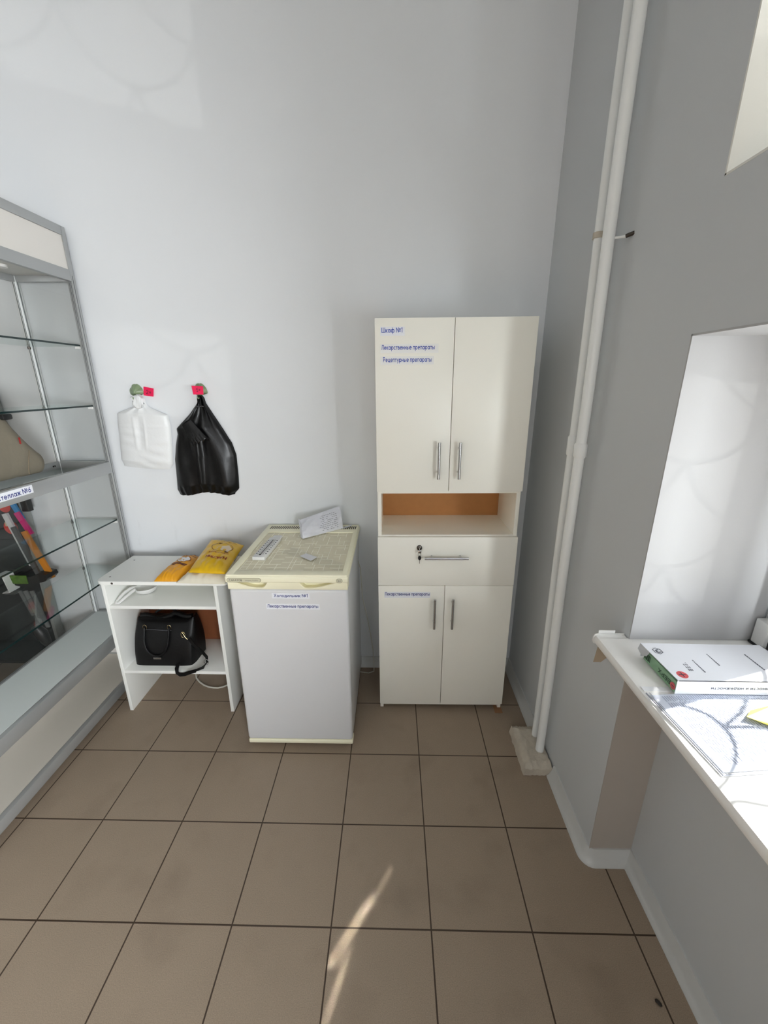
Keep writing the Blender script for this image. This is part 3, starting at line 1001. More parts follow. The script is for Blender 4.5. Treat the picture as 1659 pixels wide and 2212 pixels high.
# on top of the fridge -------------------------------------------------
TZ = 0.8628
th = thing('wall_thermometer', 'narrow white thermometer lying on the fridge lid', 'thermometer', (-0.362, 0.30, TZ))
A = Vector((-0.3700, 0.140, TZ)); B = Vector((-0.3560, 0.430, TZ))
dv = (B - A).normalized(); nv = Vector((dv.y, -dv.x, 0))
mtx = Matrix(((nv.x, dv.x, 0, A.x), (nv.y, dv.y, 0, A.y), (0, 0, 1, A.z), (0, 0, 0, 1)))
MB().box(-0.0265, 0.0265, 0.0, 0.225, 0.0, 0.016, 0.003, 2, mtx).box(-0.020, 0.020, 0.225, 0.262, 0.0, 0.013, 0.003, 2, mtx).build('base_plate', M_WPLAST, th, smooth=40)
tube = MB().box(-0.0012, 0.0012, 0.020, 0.19, 0.016, 0.0180, 0.0005, 1, mtx).box(-0.004, 0.004, 0.018, 0.027, 0.016, 0.0185, 0.001, 1, mtx)
tube.build('glass_column', M_INK, th)
mb = MB()
for k in range(22):
    y = 0.03 + k * 0.0078
    l = 0.010 if k % 2 == 0 else 0.006
    mb.box(-0.004 - l, -0.004, y, y + 0.0012, 0.016, 0.0163, 0, 1, mtx)
    mb.box(0.004, 0.004 + l, y, y + 0.0012, 0.016, 0.0163, 0, 1, mtx)
for k in range(8):
    y = 0.035 + k * 0.021
    for sgn in (-1, 1):
        mb.box(sgn * 0.0195 - 0.003, sgn * 0.0195 + 0.003, y, y + 0.005, 0.016, 0.0163, 0, 1, mtx)
mb.build('scale_marks', M_INK, th)

pk = thing('clear_sleeve', 'clear plastic sleeve with a small white sticker on the fridge lid', 'plastic sleeve', (-0.15, 0.14, TZ))
mb = MB()
q = [Vector((-0.300, 0.225, TZ)), Vector((-0.036, 0.050, TZ)), Vector((-0.014, 0.112, TZ)), Vector((-0.262, 0.285, TZ))]
def sl_f(u, v):
    p = (q[0] * (1 - u) + q[1] * u) * (1 - v) + (q[3] * (1 - u) + q[2] * u) * v
    return p + Vector((0, 0, 0.0016 + 0.0025 * math.sin(u * 9) * math.sin(v * PI) ** 2 * 0.6))
mb.grid(sl_f, 24, 8)
mb.build('film', glass_mat('clear_film', (0.99, 0.99, 0.985), 0.10, 0.08), pk, smooth=80)
mb = MB()
q2 = [Vector((-0.208, 0.178, TZ + .0052)), Vector((-0.152, 0.130, TZ + .0052)), Vector((-0.133, 0.168, TZ + .0052)), Vector((-0.186, 0.206, TZ + .0052))]
mb.add_mesh(q2, [(0, 1, 2, 3)])
mb.build('sticker', M_WHITE, pk, solid=0.0006)

pb = thing('crumpled_packet', 'crumpled white printed packet lying at the back of the fridge lid', 'packet', (-0.16, 0.47, 0.8662))
a0 = Vector((-0.236, 0.375, 0.868)); a1 = Vector((-0.066, 0.520, 0.868))
t0 = Vector((-0.268, 0.480, 0.925)); t1 = Vector((-0.085, 0.560, 0.972))
random.seed(11)
ph = [random.uniform(0, 6.28) for _ in range(8)]
def crumple(u, v, amp):
    return amp * (math.sin(u * 13 + ph[0] + v * 5) * math.sin(v * 9 + ph[1]) + 0.6 * math.sin(u * 27 + ph[2] - v * 17) + 0.4 * math.sin(v * 31 + ph[3] + u * 11))
cam_side = Vector((0.25, -0.9, 0.35)).normalized()
def pf(u, v):
    lo = a0 * (1 - u) + a1 * u
    hi = t0 * (1 - u) + t1 * u
    p = lo * (1 - v) + hi * v
    return p + cam_side * (0.022 * math.sin(PI * v) * (1 - 0.35 * u) + crumple(u, v, 0.0032))
mb = MB()
mb.grid(pf, 36, 18)
def pbk(u, v):
    lo = a0 * (1 - u) + a1 * u
    hi = t0 * (1 - u) + t1 * u
    p = lo * (1 - v) + hi * v
    return p - cam_side * (0.010 * math.sin(PI * v)) * u + Vector((0, 0.0, 0)) + Vector((0, 0.003, 0))
mb.grid(pbk, 12, 8, flip=True)
# folded end on the left and the flap that sticks out at the right
mb.grid(lambda u, v: pf(0, v) * (1 - u) + (pbk(0, v) + Vector((-0.012, 0.01, 0.002))) * u, 3, 18)
mb.grid(lambda u, v: a1 + (a1 - a0) * (u * 0.24) + Vector((0, -0.012 + 0.024 * v, 0.001 + 0.004 * u)), 4, 4)
mb.build('wrapper', mat('packet_film', (222, 223, 230), rough=0.35, bump=0.3, bscale=70), pb, smooth=60)
mb = MB()
for k in range(9):
    v0 = 0.12 + k * 0.085
    u0 = 0.42 + 0.10 * random.random(); u1 = 0.90
    seg = 8
    for s in range(seg):
        if random.random() < 0.15:
            continue
        ua = u0 + (u1 - u0) * s / seg; ub = ua + (u1 - u0) / seg * 0.75
        e = cam_side * 0.0012
        mb.add_mesh([pf(ua, v0) + e, pf(ub, v0) + e, pf(ub, v0 + 0.018) + e, pf(ua, v0 + 0.018) + e], [(0, 1, 2, 3)])
mb.build('small_print', M_GREY, pb)

# ------------------------------------------------------------------ desk
dk = thing('small_desk', 'low white laminate desk with two open shelves beside the fridge', 'desk', (-0.86, 0.36, 0))
DX0, DX1, DY0, DY1 = -1.146, -0.546, 0.2216, 0.508
def rounded(x0, x1, y0, y1, r, n=8):
    pts = []
    for cx, cy, a0_ in ((x0 + r, y0 + r, PI), (x1 - r, y0 + r, 1.5 * PI)):
        for k in range(n + 1):
            a = a0_ + PI / 2 * k / n
            pts.append((cx + r * math.cos(a), cy + r * math.sin(a)))
    pts += [(x1, y1), (x0, y1)]
    return pts
mb = MB()
mb.prism(rounded(DX0, DX1, DY0, DY1, 0.032), 2, 0.7015, 0.7195)
top = mb.build('tabletop', M_DESK, dk, smooth=40)
top.modifiers.new('bev', 'BEVEL').width = 0.002
top.modifiers['bev'].limit_method = 'ANGLE'
bx('side_panel', M_DESK, dk, -1.128, -1.112, 0.232, 0.502, 0.0, 0.7012, 0.0008)
bx('side_panel', M_DESK, dk, -0.620, -0.604, 0.232, 0.502, 0.0, 0.7012, 0.0008)
bx('shelf', M_DESK, dk, -1.1118, -0.6202, 0.234, 0.495, 0.5745, 0.5905, 0.0008)
bx('shelf', M_DESK, dk, -1.1118, -0.6202, 0.234, 0.495, 0.2205, 0.2365, 0.0008)
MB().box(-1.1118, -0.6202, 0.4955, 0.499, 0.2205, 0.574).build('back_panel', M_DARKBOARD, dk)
MB().box(-1.1118, -0.6202, 0.4955, 0.499, 0.5746, 0.7010).build('back_panel', M_DESK, dk)
for p in ((-1.105, 0.268), (-1.105, 0.452)):
    MB().cyl((p[0], p[1], 0.7195), (p[0], p[1], 0.7199), 0.0042, 16).build('screw_hole', M_STEEL, dk)
MB().cyl((-1.068, 0.2213, 0.7105), (-1.068, 0.2217, 0.7105), 0.0052, 16).build('screw_hole', M_STEEL, dk)

# ------------------------------------------------------------------ bags of goods on the desk
class Pillow:
    def __init__(self, fl, fr_, br, bl, h, seed, pw=2.6, wr=0.0015, sag=0.0):
        self.c = [Vector(p) for p in (fl, fr_, br, bl)]
        self.h = h; self.pw = pw; self.wr = wr; self.sag = sag
        rr = random.Random(seed)
        self.ph = [rr.uniform(0, 6.28) for _ in range(8)]
    def base(self, u, v):
        c = self.c
        return (c[0] * (1 - u) + c[1] * u) * (1 - v) + (c[3] * (1 - u) + c[2] * u) * v
    def dome(self, u, v):
        a = max(0.0, 1 - abs(2 * u - 1) ** self.pw); b = max(0.0, 1 - abs(2 * v - 1) ** (self.pw * 1.6))
        return (a * b) ** 0.62
    def top(self, u, v, e=0.0):
        p = self.base(u, v)
        d = self.dome(u, v)
        w_ = self.wr * (math.sin(u * 17 + self.ph[0] + 3 * v) * math.sin(v * 8 + self.ph[1]) + 0.7 * math.sin(u * 31 + self.ph[2] - v * 13) + 0.6 * math.sin(v * 37 + self.ph[3] + u * 9))
        w_ += self.wr * 1.6 * math.sin(u * 46 + self.ph[4]) * max(0, 1 - v * 4.5)
        return p + Vector((0, 0, self.h * d + (w_ * (0.25 + d)) + 0.002 + e))
    def bot(self, u, v):
        return self.base(u, v) - Vector((0, 0, self.sag * self.dome(u, v)))
    def mesh(self, nu=30, nv=40):
        mb = MB()
        mb.grid(lambda u, v: self.top(u, v), nu, nv)
        mb.grid(lambda u, v: self.bot(u, v), nu, nv, flip=True)
        for k in (0, 1):
            mb.grid(lambda u, v: self.bot(k, v) * (1 - u) + self.top(k, v) * u, 1, nv)
            mb.grid(lambda u, v: self.bot(v, k) * (1 - u) + self.top(v, k) * u, 1, nu)
        return mb
    def patch(self, mb, u0, u1, v0, v1, n=6, e=0.0015):
        mb.grid(lambda u, v: self.top(u0 + (u1 - u0) * u, v0 + (v1 - v0) * v, e), n, n)
        return mb
    def words(self, mb, s, u0, u1, v0, v1, flip=False, e=0.0018, bold=0.03, arc=0.0):
        def f(a, b):
            if flip:
                a, b = 1 - a, 1 - b
            return self.top(u0 + (u1 - u0) * a, v0 + (v1 - v0) * b + arc * (1 - (2 * a - 1) ** 2), e)
        return text_on(mb, s, f, 0.13 + bold)
    def ellipse(self, mb, cu, cv, ru, rv, e=0.0016, n=28, inner=0.0):
        if inner:
            mb.grid(lambda u, v: self.top(cu + ru * (inner + (1 - inner) * v) * math.cos(2 * PI * u), cv + rv * (inner + (1 - inner) * v) * math.sin(2 * PI * u), e), n, 1, close_u=True)
        else:
            ring = [self.top(cu + ru * math.cos(2 * PI * k / n), cv + rv * math.sin(2 * PI * k / n), e) for k in range(n)]
            mb.add_mesh([self.top(cu, cv, e)] + ring, [(0, 1 + k, 1 + (k + 1) % n) for k in range(n)])
        return mb
DZ = 0.7198
ob = thing('grocery_bag', 'orange packet with brown bands lying leftmost on the white desk', 'packet', (-0.80, 0.35, DZ))
po = Pillow((-0.878, 0.226, DZ), (-0.775, 0.226, DZ), (-0.756, 0.470, DZ), (-0.870, 0.480, DZ), 0.036, 5)
po.mesh().build('film', M_ORA, ob, smooth=70)
mb = MB()
po.patch(mb, 0.16, 0.86, 0.44, 0.475)
mb.build('printed_band', M_BROWNINK, ob)
po.patch(MB(), 0.14, 0.84, 0.40, 0.43).build('printed_band', M_BROWNINK, ob)
po.patch(MB(), 0.15, 0.86, 0.80, 0.815).build('printed_band', M_BROWNINK, ob)
po.words(MB(), 'ПШЕНО', 0.18, 0.86, 0.86, 0.92).build('lettering', M_BROWNINK, ob)
mb = MB()
po.ellipse(mb, 0.52, 0.63, 0.25, 0.10)
mb.build('window_patch', M_WHITE, ob)
mb = MB()
po.ellipse(mb, 0.52, 0.63, 0.29, 0.115, inner=0.93)
mb.build('printed_ring', M_BROWNINK, ob)
cb = thing('grocery_bag', 'cream white bag of powder lying under the bright yellow packet', 'packet', (-0.66, 0.31, DZ))
pc = Pillow((-0.770, 0.210, DZ), (-0.552, 0.205, DZ), (-0.566, 0.405, DZ), (-0.738, 0.405, DZ), 0.040, 6, wr=0.0022)
pc.mesh(36, 30).build('film', M_CREAMBAG, cb, smooth=70)
yb_ = thing('grocery_bag', 'bright yellow printed packet lying on the cream bag next to the fridge', 'packet', (-0.64, 0.38, 0.765))
py = Pillow((-0.716, 0.224, 0.7655), (-0.548, 0.210, 0.7655), (-0.566, 0.500, 0.780), (-0.752, 0.555, 0.788), 0.026, 9, pw=3.2, wr=0.0014, sag=0.004)
py.mesh(34, 44).build('film', M_YEL, yb_, smooth=70)
mb = MB()
py.words(mb, 'НАКЛИН', 0.28, 0.86, 0.30, 0.37, flip=True, arc=-0.02, bold=0.05)
mb.build('lettering', M_REDINK, yb_)
py.words(MB(), 'СПЕЦИАЛЬНАЯ', 0.28, 0.84, 0.45, 0.495, flip=True, bold=0.01).build('lettering', M_REDINK, yb_)
mb = MB()
py.ellipse(mb, 0.56, 0.66, 0.31, 0.135, inner=0.95)
py.words(MB(), 'НАТУРАЛЬНЫЙ', 0.30, 0.86, 0.835, 0.87, flip=True, arc=0.02, bold=0.01).build('lettering', M_BROWNINK, yb_)
py.patch(mb, 0.40, 0.50, 0.76, 0.79); py.patch(mb, 0.70, 0.80, 0.51, 0.54)
mb.build('printed_ring', M_BROWNINK, yb_)
mb = MB()
mb.add_mesh([py.top(a, b, 0.0016) for a, b in ((0.42, 0.62), (0.60, 0.55), (0.78, 0.54), (0.84, 0.66), (0.72, 0.74), (0.56, 0.69))], [(0, 1, 2, 3, 4, 5)])
mb.build('window_patch', mat('grain_window', (226, 206, 176), rough=0.4), yb_)
mb = MB()
for k in range(9):
    v0 = 0.42 + k * 0.032
    mb.add_mesh([py.top(0.998, v0, 0.001) + Vector((0.002, 0, -0.004)), py.top(0.998, v0 + 0.02 * (1 + k % 2 * 0.5) * .6, 0.001) + Vector((0.002, 0, -0.004)),
                 py.bot(1.0, v0 + 0.012) + Vector((0.003, 0, -0.004)), py.bot(1.0, v0) + Vector((0.003, 0, -0.004))], [(0, 1, 2, 3)])
mb.build('bar_code', M_INK, yb_)

# ------------------------------------------------------------------ white scoop on the desk's upper shelf
sp = thing('white_scoop', 'white plastic scoop with a looped handle on the upper shelf of the desk', 'scoop', (-1.03, 0.32, 0.5905))
mb = MB()
mb.lathe([(0.0, 0.0), (0.030, 0.001), (0.044, 0.010), (0.050, 0.030), (0.0485, 0.030), (0.042, 0.012), (0.029, 0.003), (0.0, 0.002)], (-1.015, 0.366, 0.5915), seg=32)
mb.build('bowl', M_WPLAST, sp, smooth=60)
mb = MB()
hp = [(-1.062, 0.352, 0.622), (-1.070, 0.330, 0.626), (-1.078, 0.305, 0.622), (-1.085, 0.280, 0.612), (-1.090, 0.258, 0.600), (-1.087, 0.246, 0.597), (-1.079, 0.247, 0.597), (-1.072, 0.262, 0.602), (-1.064, 0.285, 0.610), (-1.055, 0.310, 0.617), (-1.050, 0.335, 0.620)]
mb.tube(hp, 0.0072, 10)
mb.box(-1.090, -1.072, 0.243, 0.262, 0.5908, 0.600, 0.004, 2)
mb.build('handle', M_WPLAST, sp, smooth=60)

# ------------------------------------------------------------------ black handbag
hb = thing('handbag', 'black leather handbag with looped handles on the lower shelf of the desk', 'handbag', (-0.905, 0.37, 0.2365))
HZ = 0.2368
HBX = -0.034
HBH = 0.218
def hbag(u, v):
    # u around, v up
    a = 2 * PI * u
    ca, sa_ = math.cos(a), math.sin(a)
    pw = 0.30
    sx = math.copysign(abs(ca) ** pw, ca); sy = math.copysign(abs(sa_) ** pw, sa_)
    z = HZ + HBH * v
    wx = 0.150 - 0.012 * v + 0.006 * math.sin(PI * v)
    dy = 0.080 * (1 - v) ** 0.8 + 0.030 * v + 0.010 * math.sin(PI * v)
    cx = -0.908 + 0.010 * v
    cy = 0.352 + 0.014 * v
    bul = 1 + 0.02 * math.sin(5 * a + 2 * v)
    return (cx + HBX + sx * wx * bul, cy + sy * dy, z + (0.010 * math.sin(2.2 * a + 1) * v))
mb = MB()
mb.grid(hbag, 64, 20, close_u=True)
bot = [mb.bm.verts.new(Vector(hbag(k / 64, 0))) for k in range(64)]
mb.bm.faces.new(bot[::-1])
tp = [mb.bm.verts.new(Vector(hbag(k / 64, 1))) for k in range(64)]
mb.bm.faces.new(tp)
mb.build('bag_body', M_LEATHER, hb, smooth=60)
# slumped top edge
mb = MB()
mb.tube([(-1.035 + HBX + 0.26 * k / 12, 0.366 + 0.006 * math.sin(k), 0.453 + 0.006 * math.sin(k * 0.9 + 1) + (0.012 if k > 7 else 0)) for k in range(13)], 0.014, 10)
mb.build('zip_top', M_LEATHER, hb, smooth=60)
def yfront(z):
    v = (z - HZ) / HBH
    return 0.352 + 0.014 * v - (0.080 * (1 - v) ** 0.8 + 0.030 * v + 0.010 * math.sin(PI * v)) - 0.003
pts = []
for k in range(25):
    t = k / 24
    a = PI * t
    x = -0.988 + 0.115 * t
    z = 0.425 - 0.130 * (math.sin(a) ** 0.55)
    pts.append((-0.930 + HBX - 0.060 * math.cos(a), yfront(z) - 0.005, z))
MB().tube(pts, 0.0048, 10).build('handle', M_LEATHER, hb, smooth=60)
pts2 = [(-0.925 + HBX - 0.058 * math.cos(PI * k / 20), 0.395 + 0.02 * math.sin(PI * k / 20), 0.448 + 0.022 * math.sin(PI * k / 20)) for k in range(21)]
MB().tube(pts2, 0.0048, 10).build('handle', M_LEATHER, hb, smooth=60)
for xx in (-0.990 + HBX, -0.870 + HBX):
    hw = MB()
    z0_ = 0.427
    y0_ = yfront(z0_) - 0.004
    rng = [(xx + 0.009 * math.cos(2 * PI * k / 14), y0_, z0_ + 0.013 * math.sin(2 * PI * k / 14)) for k in range(15)]
    hw.tube(rng, 0.0011, 6, caps=False)
    hw.build('handle_ring', M_GOLD, hb, smooth=60)
mb = MB()
zs = 0.415
mb.tube([(-0.998 + HBX + 0.14 * k / 20, yfront(zs) - 0.002, zs + 0.002 * math.sin(k * .3)) for k in range(21)], 0.0007, 6)
mb.build('stitching', M_GREY, hb)
zp = 0.282
MB().box(-0.948 + HBX, -0.910 + HBX, yfront(zp) - 0.0060, yfront(zp) - 0.002, zp - 0.005, zp + 0.005, 0.001).build('name_plate', M_CHROME, hb)
rg = MB()
rg.tube([(-0.802 + HBX * .7 + 0.010 * math.cos(2 * PI * k / 16), 0.285, 0.405 + 0.016 * math.sin(2 * PI * k / 16)) for k in range(17)], 0.0011, 6, caps=False)
rg.tube([(-0.828, 0.284, 0.420), (-0.815, 0.282, 0.392), (-0.805, 0.282, 0.382)], 0.0014, 6)
rg.build('strap_ring', M_GOLD, hb, smooth=60)
st = MB()
sp_ = [(-0.800, 0.285, 0.385), (-0.782, 0.285, 0.350), (-0.752, 0.290, 0.310), (-0.728, 0.285, 0.280), (-0.722, 0.270, 0.262), (-0.735, 0.250, 0.246),
       (-0.760, 0.235, 0.240), (-0.790, 0.226, 0.236), (-0.815, 0.222, 0.228), (-0.836, 0.221, 0.226), (-0.850, 0.223, 0.236), (-0.856, 0.236, 0.250), (-0.858, 0.262, 0.262)]
nr = [(0.8, -0.2, 0.4)] * 3 + [(0.7, -0.2, 0.6)] * 2 + [(0.35, 0.0, 0.9)] * 2 + [(0.1, 0.0, 1.0)] * 3 + [(0.6, 0, 0.7)] * 1 + [(1, 0, 0.2)] * 2
st.ribbon(sp_, [Vector(n_) for n_ in nr], 0.019, 0.003)
st.build('shoulder_strap', M_LEATHER, hb, smooth=50)
MB().tube([(-0.722 + 0.011 * math.cos(2 * PI * k / 16), 0.268 - 0.004, 0.268 + 0.014 * math.sin(2 * PI * k / 16)) for k in range(17)], 0.0013, 6, caps=False).build('buckle', M_CHROME, hb, smooth=60)

# white lead hanging under the desk
cbl = MB().tube([(-0.915, 0.503, 0.03), (-0.913, 0.485, 0.022), (-0.895, 0.455, 0.010), (-0.866, 0.430, 0.006), (-0.835, 0.410, 0.0045), (-0.806, 0.398, 0.0045), (-0.775, 0.391, 0.0045), (-0.750, 0.390, 0.0045), (-0.725, 0.397, 0.006), (-0.700, 0.411, 0.010), (-0.672, 0.43, 0.010), (-0.64, 0.455, 0.006)], 0.0042, 10)
tag(cbl.build('cable', M_CABLE, smooth=60), 'white cable looping over the floor under the small desk', 'cable')

# ------------------------------------------------------------------ shop carrier bags on the wall
def interp(rows, z):
    rows = sorted(rows, key=lambda r: -r[1])
    if z >= rows[0][1]:
        return rows[0][0]
    for a, b in zip(rows, rows[1:]):
        if b[1] <= z <= a[1]:
            t = (a[1] - z) / max(1e-6, a[1] - b[1])
            return a[0] * (1 - t) + b[0] * t
    return rows[-1][0]
def wall_bag(name, label, L, Rr, bot, z_top, thick, material, seed, group, waves):
    rr = random.Random(seed)
    ph_ = [rr.uniform(0, 6.28) for _ in range(10)]
    xm = sum(p[0] for p in bot) / len(bot)
    def zb(x):
        b = sorted(bot)
        if x <= b[0][0]:
            return b[0][1]
        for p, q_ in zip(b, b[1:]):
            if x <= q_[0]:
                t = (x - p[0]) / (q_[0] - p[0])
                return p[1] * (1 - t) + q_[1] * t
        return b[-1][1]
    root = thing(name, label, 'carrier bag', (xm, 0.585, min(p[1] for p in bot)), group)
    zmin = min(p[1] for p in bot)
    def f(u, v, side):
        z = z_top + (zmin - z_top) * v
        xl, xr = interp(L, z), interp(Rr, z)
        x = xl + (xr - xl) * u
        # bottom edge follows its own outline
        zz = z_top + (zb(x) - z_top) * v
        e = (max(0.0, 1 - abs(2 * u - 1) ** 3.0)) ** 0.6
        tk = thick * e * (0.35 + 0.65 * min(1, (xr - xl) / 0.22)) * (1.0 if v < 0.9 else 1 - 0.5 * (v - 0.9) / 0.1)
        y = 0.592 - tk * (1.0 if side else 0.05)
        if side:
            y += waves(u, v, ph_) * e
        return (x, min(y, 0.597), zz)
    mb = MB()
    mb.grid(lambda u, v: f(u, v, True), 60, 80)
    mb.grid(lambda u, v: f(u, v, False), 60, 80, flip=True)
    b = mb.build('film', material, root, smooth=70)
    return root, lambda u, v: Vector(f(u, v, True))
def w_white(u, v, ph_):
    y = 0.0
    if v > 0.40:
        k = (v - 0.40) / 0.6
        y += 0.0021 * math.sin(46 * v + 3.0 * math.sin(4 * u + ph_[0]) + ph_[1]) * min(1, k * 4) * (0.5 + 0.5 * math.sin(7 * u + 9 * v + ph_[4]))
    # vertical folds of the gusset and converging creases at the neck
    win = max(0.0, math.sin(PI * min(1, max(0, (v - 0.28) / 0.46)))) ** 0.5
    y -= 0.0030 * math.exp(-((u - (0.34 + 0.06 * v)) / 0.025) ** 2) * win
    y += 0.0035 * math.exp(-((u - 0.46) / 0.05) ** 2) * win
    y -= 0.0028 * math.exp(-((u - 0.56) / 0.02) ** 2) * win
    y += 0.005 * math.sin(22 * u + ph_[2] + 9 * v) * max(0, 1 - v * 3.2) + 0.004 * math.sin(60 * v + 5 * u + ph_[5]) * max(0, 1 - v * 5.5)
    y -= 0.0022 * math.exp(-((v - 0.42) / 0.014) ** 2) * (abs(2 * u - 0.92) if u < 0.37 or u > 0.55 else 0)
    return y
WL = [(-1.028, 1.510), (-1.048, 1.481), (-1.049, 1.456), (-1.140, 1.420), (-1.148, 1.363), (-1.151, 1.315), (-1.158, 1.246), (-1.164, 1.184), (-1.155, 1.164)]
WR = [(-1.012, 1.510), (-0.995, 1.491), (-0.989, 1.460), (-0.975, 1.449), (-0.895, 1.413), (-0.891, 1.359), (-0.900, 1.246), (-0.907, 1.175), (-0.925, 1.152)]
WB = [(-1.160, 1.168), (-1.103, 1.163), (-1.042, 1.157), (-0.982, 1.154), (-0.925, 1.152), (-0.905, 1.156)]
wbg, _wf = wall_bag('carrier_bag', 'bundle of white plastic carrier bags hanging from the green wall hook', WL, WR, WB, 1.510, 0.026, M_WBAG, 21, 'carrier bags hung on the wall', w_white)
mb = MB()
mb.lathe([(0.0, -0.026), (0.014, -0.022), (0.020, -0.008), (0.016, 0.006), (0.019, 0.016), (0.010, 0.026), (0.0, 0.029)], (0, 0, 0), seg=40)
rk_ = random.Random(4)
for v in mb.bm.verts:
    a = math.atan2(v.co.y, v.co.x)
    k = 1 + 0.22 * math.sin(5 * a + 90 * v.co.z) + 0.15 * math.sin(9 * a - 130 * v.co.z + 1)
    v.co = Vector((-1.020 + v.co.x * 1.25 * k - v.co.z * 0.05, 0.573 + v.co.y * 0.75 * k, 1.474 + v.co.z * 1.15))
mb.build('gathered_handles', M_WBAG, wbg, smooth=60)
def w_black(u, v, ph_):
    y = 0.0
    y -= 0.010 * math.exp(-((u - 0.46) / 0.022) ** 2) * (1 if v > 0.42 else 0)
    y += 0.008 * math.exp(-((u - 0.52) / 0.05) ** 2) * (1 if v > 0.42 else 0)
    y += 0.007 * math.sin(10 * u + 3 * v + ph_[0]) * (0.3 + v * 0.4)
    y += 0.0035 * math.sin(19 * u - 7 * v + ph_[1])
    if v > 0.86:
        y += 0.004 * math.sin(60 * u + ph_[2]) * (v - 0.86) / 0.14
    y += 0.007 * math.sin(26 * u + ph_[3]) * max(0, 1 - v * 2.6)
    return y
BL = [(-0.734, 1.505), (-0.740, 1.493), (-0.742, 1.472), (-0.788, 1.417), (-0.863, 1.351), (-0.862, 1.324), (-0.880, 1.269), (-0.896, 1.199), (-0.902, 1.104), (-0.907, 1.043), (-0.897, 1.019)]
BR = [(-0.718, 1.505), (-0.709, 1.495), (-0.704, 1.468), (-0.676, 1.417), (-0.638, 1.350), (-0.602, 1.278), (-0.587, 1.215), (-0.588, 1.105), (-0.592, 1.039), (-0.616, 1.024)]
BB = [(-0.902, 1.024), (-0.886, 1.019), (-0.828, 1.024), (-0.768, 1.036), (-0.703, 1.034), (-0.642, 1.021), (-0.616, 1.024), (-0.590, 1.034)]
bbag, bf = wall_bag('carrier_bag', 'bundle of black plastic carrier bags hanging under the red price tag', BL, BR, BB, 1.505, 0.042, M_BBAG, 22, 'carrier bags hung on the wall', w_black)
mb = MB()
fl = [Vector((-0.806, 0.537, 1.375)), Vector((-0.763, 0.536, 1.402)), Vector((-0.686, 0.528, 1.308)), Vector((-0.767, 0.530, 1.280))]
mb.grid(lambda u, v: (fl[0] * (1 - u) + fl[1] * u) * (1 - v) + (fl[3] * (1 - u) + fl[2] * u) * v + Vector((0, -0.004 * math.sin(PI * u) + 0.0022 * math.sin(38 * u) * max(0, v * 3 - 2), -0.006 * math.sin(20 * u) * max(0, v * 3 - 2))), 20, 16)
mb.build('handle_flap', M_BBAG, bbag, smooth=70, solid=0.004)
mb = MB()
mb.tube([(-0.742 + 0.036 * k / 10, 0.566 - 0.006 * math.sin(PI * k / 10), 1.455 + 0.002 * math.sin(k)) for k in range(11)], 0.0022, 6)
mb.build('handle_band', mat('grey_poly', (70, 70, 72), rough=0.3), bbag, smooth=60)

# hooks and price tags
def hook(name, label, x, z, flat):
    root = thing(name, label, 'hook', (x, 0.5985, z), 'green umbrella-shaped wall hooks')
    mb = MB()
    n = 64
    def f(u, v):
        a = PI * u            # half dome opening downwards: fan of ribs
        ribs = 1 + 0.05 * abs(math.sin(a * 4.0)) - 0.03
        r = 0.034 * v * ribs
        yy = 0.5988 - 0.026 * (1 - v ** 2) * (0.55 + 0.45 * math.sin(a)) - 0.003 * abs(math.sin(a * 4)) * v
        return (x + r * math.cos(a), yy, z - 0.012 + 0.045 * (r / 0.034) * math.sin(a))
    mb.grid(f, n, 12)
    mb.grid(lambda u, v: (x + (0.034 * (2 * u - 1)), 0.5988 - 0.026 * (1 - (2 * u - 1) ** 2) * 0.55 * v - 0.0005, z - 0.012 - 0.010 * v * math.cos((2 * u - 1) * PI / 2)), 24, 4)
    mb.build('ribbed_cap', M_GREENHOOK, root, smooth=30)
    MB().tube([(x, 0.590, z - 0.012), (x, 0.578, z - 0.026), (x, 0.570, z - 0.036), (x, 0.562, z - 0.034), (x, 0.560, z - 0.026)], 0.0028, 8).build('peg', M_GREENHOOK, root, smooth=60)
    return root
hook('wall_hook', 'green ribbed plastic wall hook above the white carrier bags', -1.030, 1.524, 0)
hook('wall_hook', 'green wall hook hidden behind the right red price tag', -0.7260, 1.526, 0)
def price_tag(label, c4, words, tx):
    root = thing('price_tag', label, 'price tag', tuple(sum((Vector(p) for p in c4), Vector()) / 4), 'red paper price tags')
    mb = MB()
    c4 = [Vector(p) for p in c4]          # tl tr br bl
    mb.add_mesh(c4, [(0, 1, 2, 3)])
    mb.build('paper', M_RED, root, solid=0.0006)
    mb = MB()
    def f(a, b):
        u = tx[0] + (tx[1] - tx[0]) * a; v = tx[2] + (tx[3] - tx[2]) * b
        return (c4[3] * (1 - u) + c4[2] * u) * (1 - v) + (c4[0] * (1 - u) + c4[1] * u) * v + Vector((0, -0.0012, 0))
    text_on(mb, words, f, 0.12)
    mb.build('lettering', M_INK, root)
price_tag('red paper price tag marked 2 stuck beside the green hook', [(-0.992, 0.594, 1.545), (-0.943, 0.590, 1.536), (-0.950, 0.590, 1.499), (-0.998, 0.594, 1.505)], '2=', (0.26, 0.78, 0.22, 0.66))
price_tag('red paper price tag marked 5 above the black carrier bags', [(-0.7497, 0.565, 1.548), (-0.6962, 0.565, 1.546), (-0.6965, 0.560, 1.509), (-0.7445, 0.560, 1.509)], '5=', (0.36, 0.74, 0.30, 0.74))

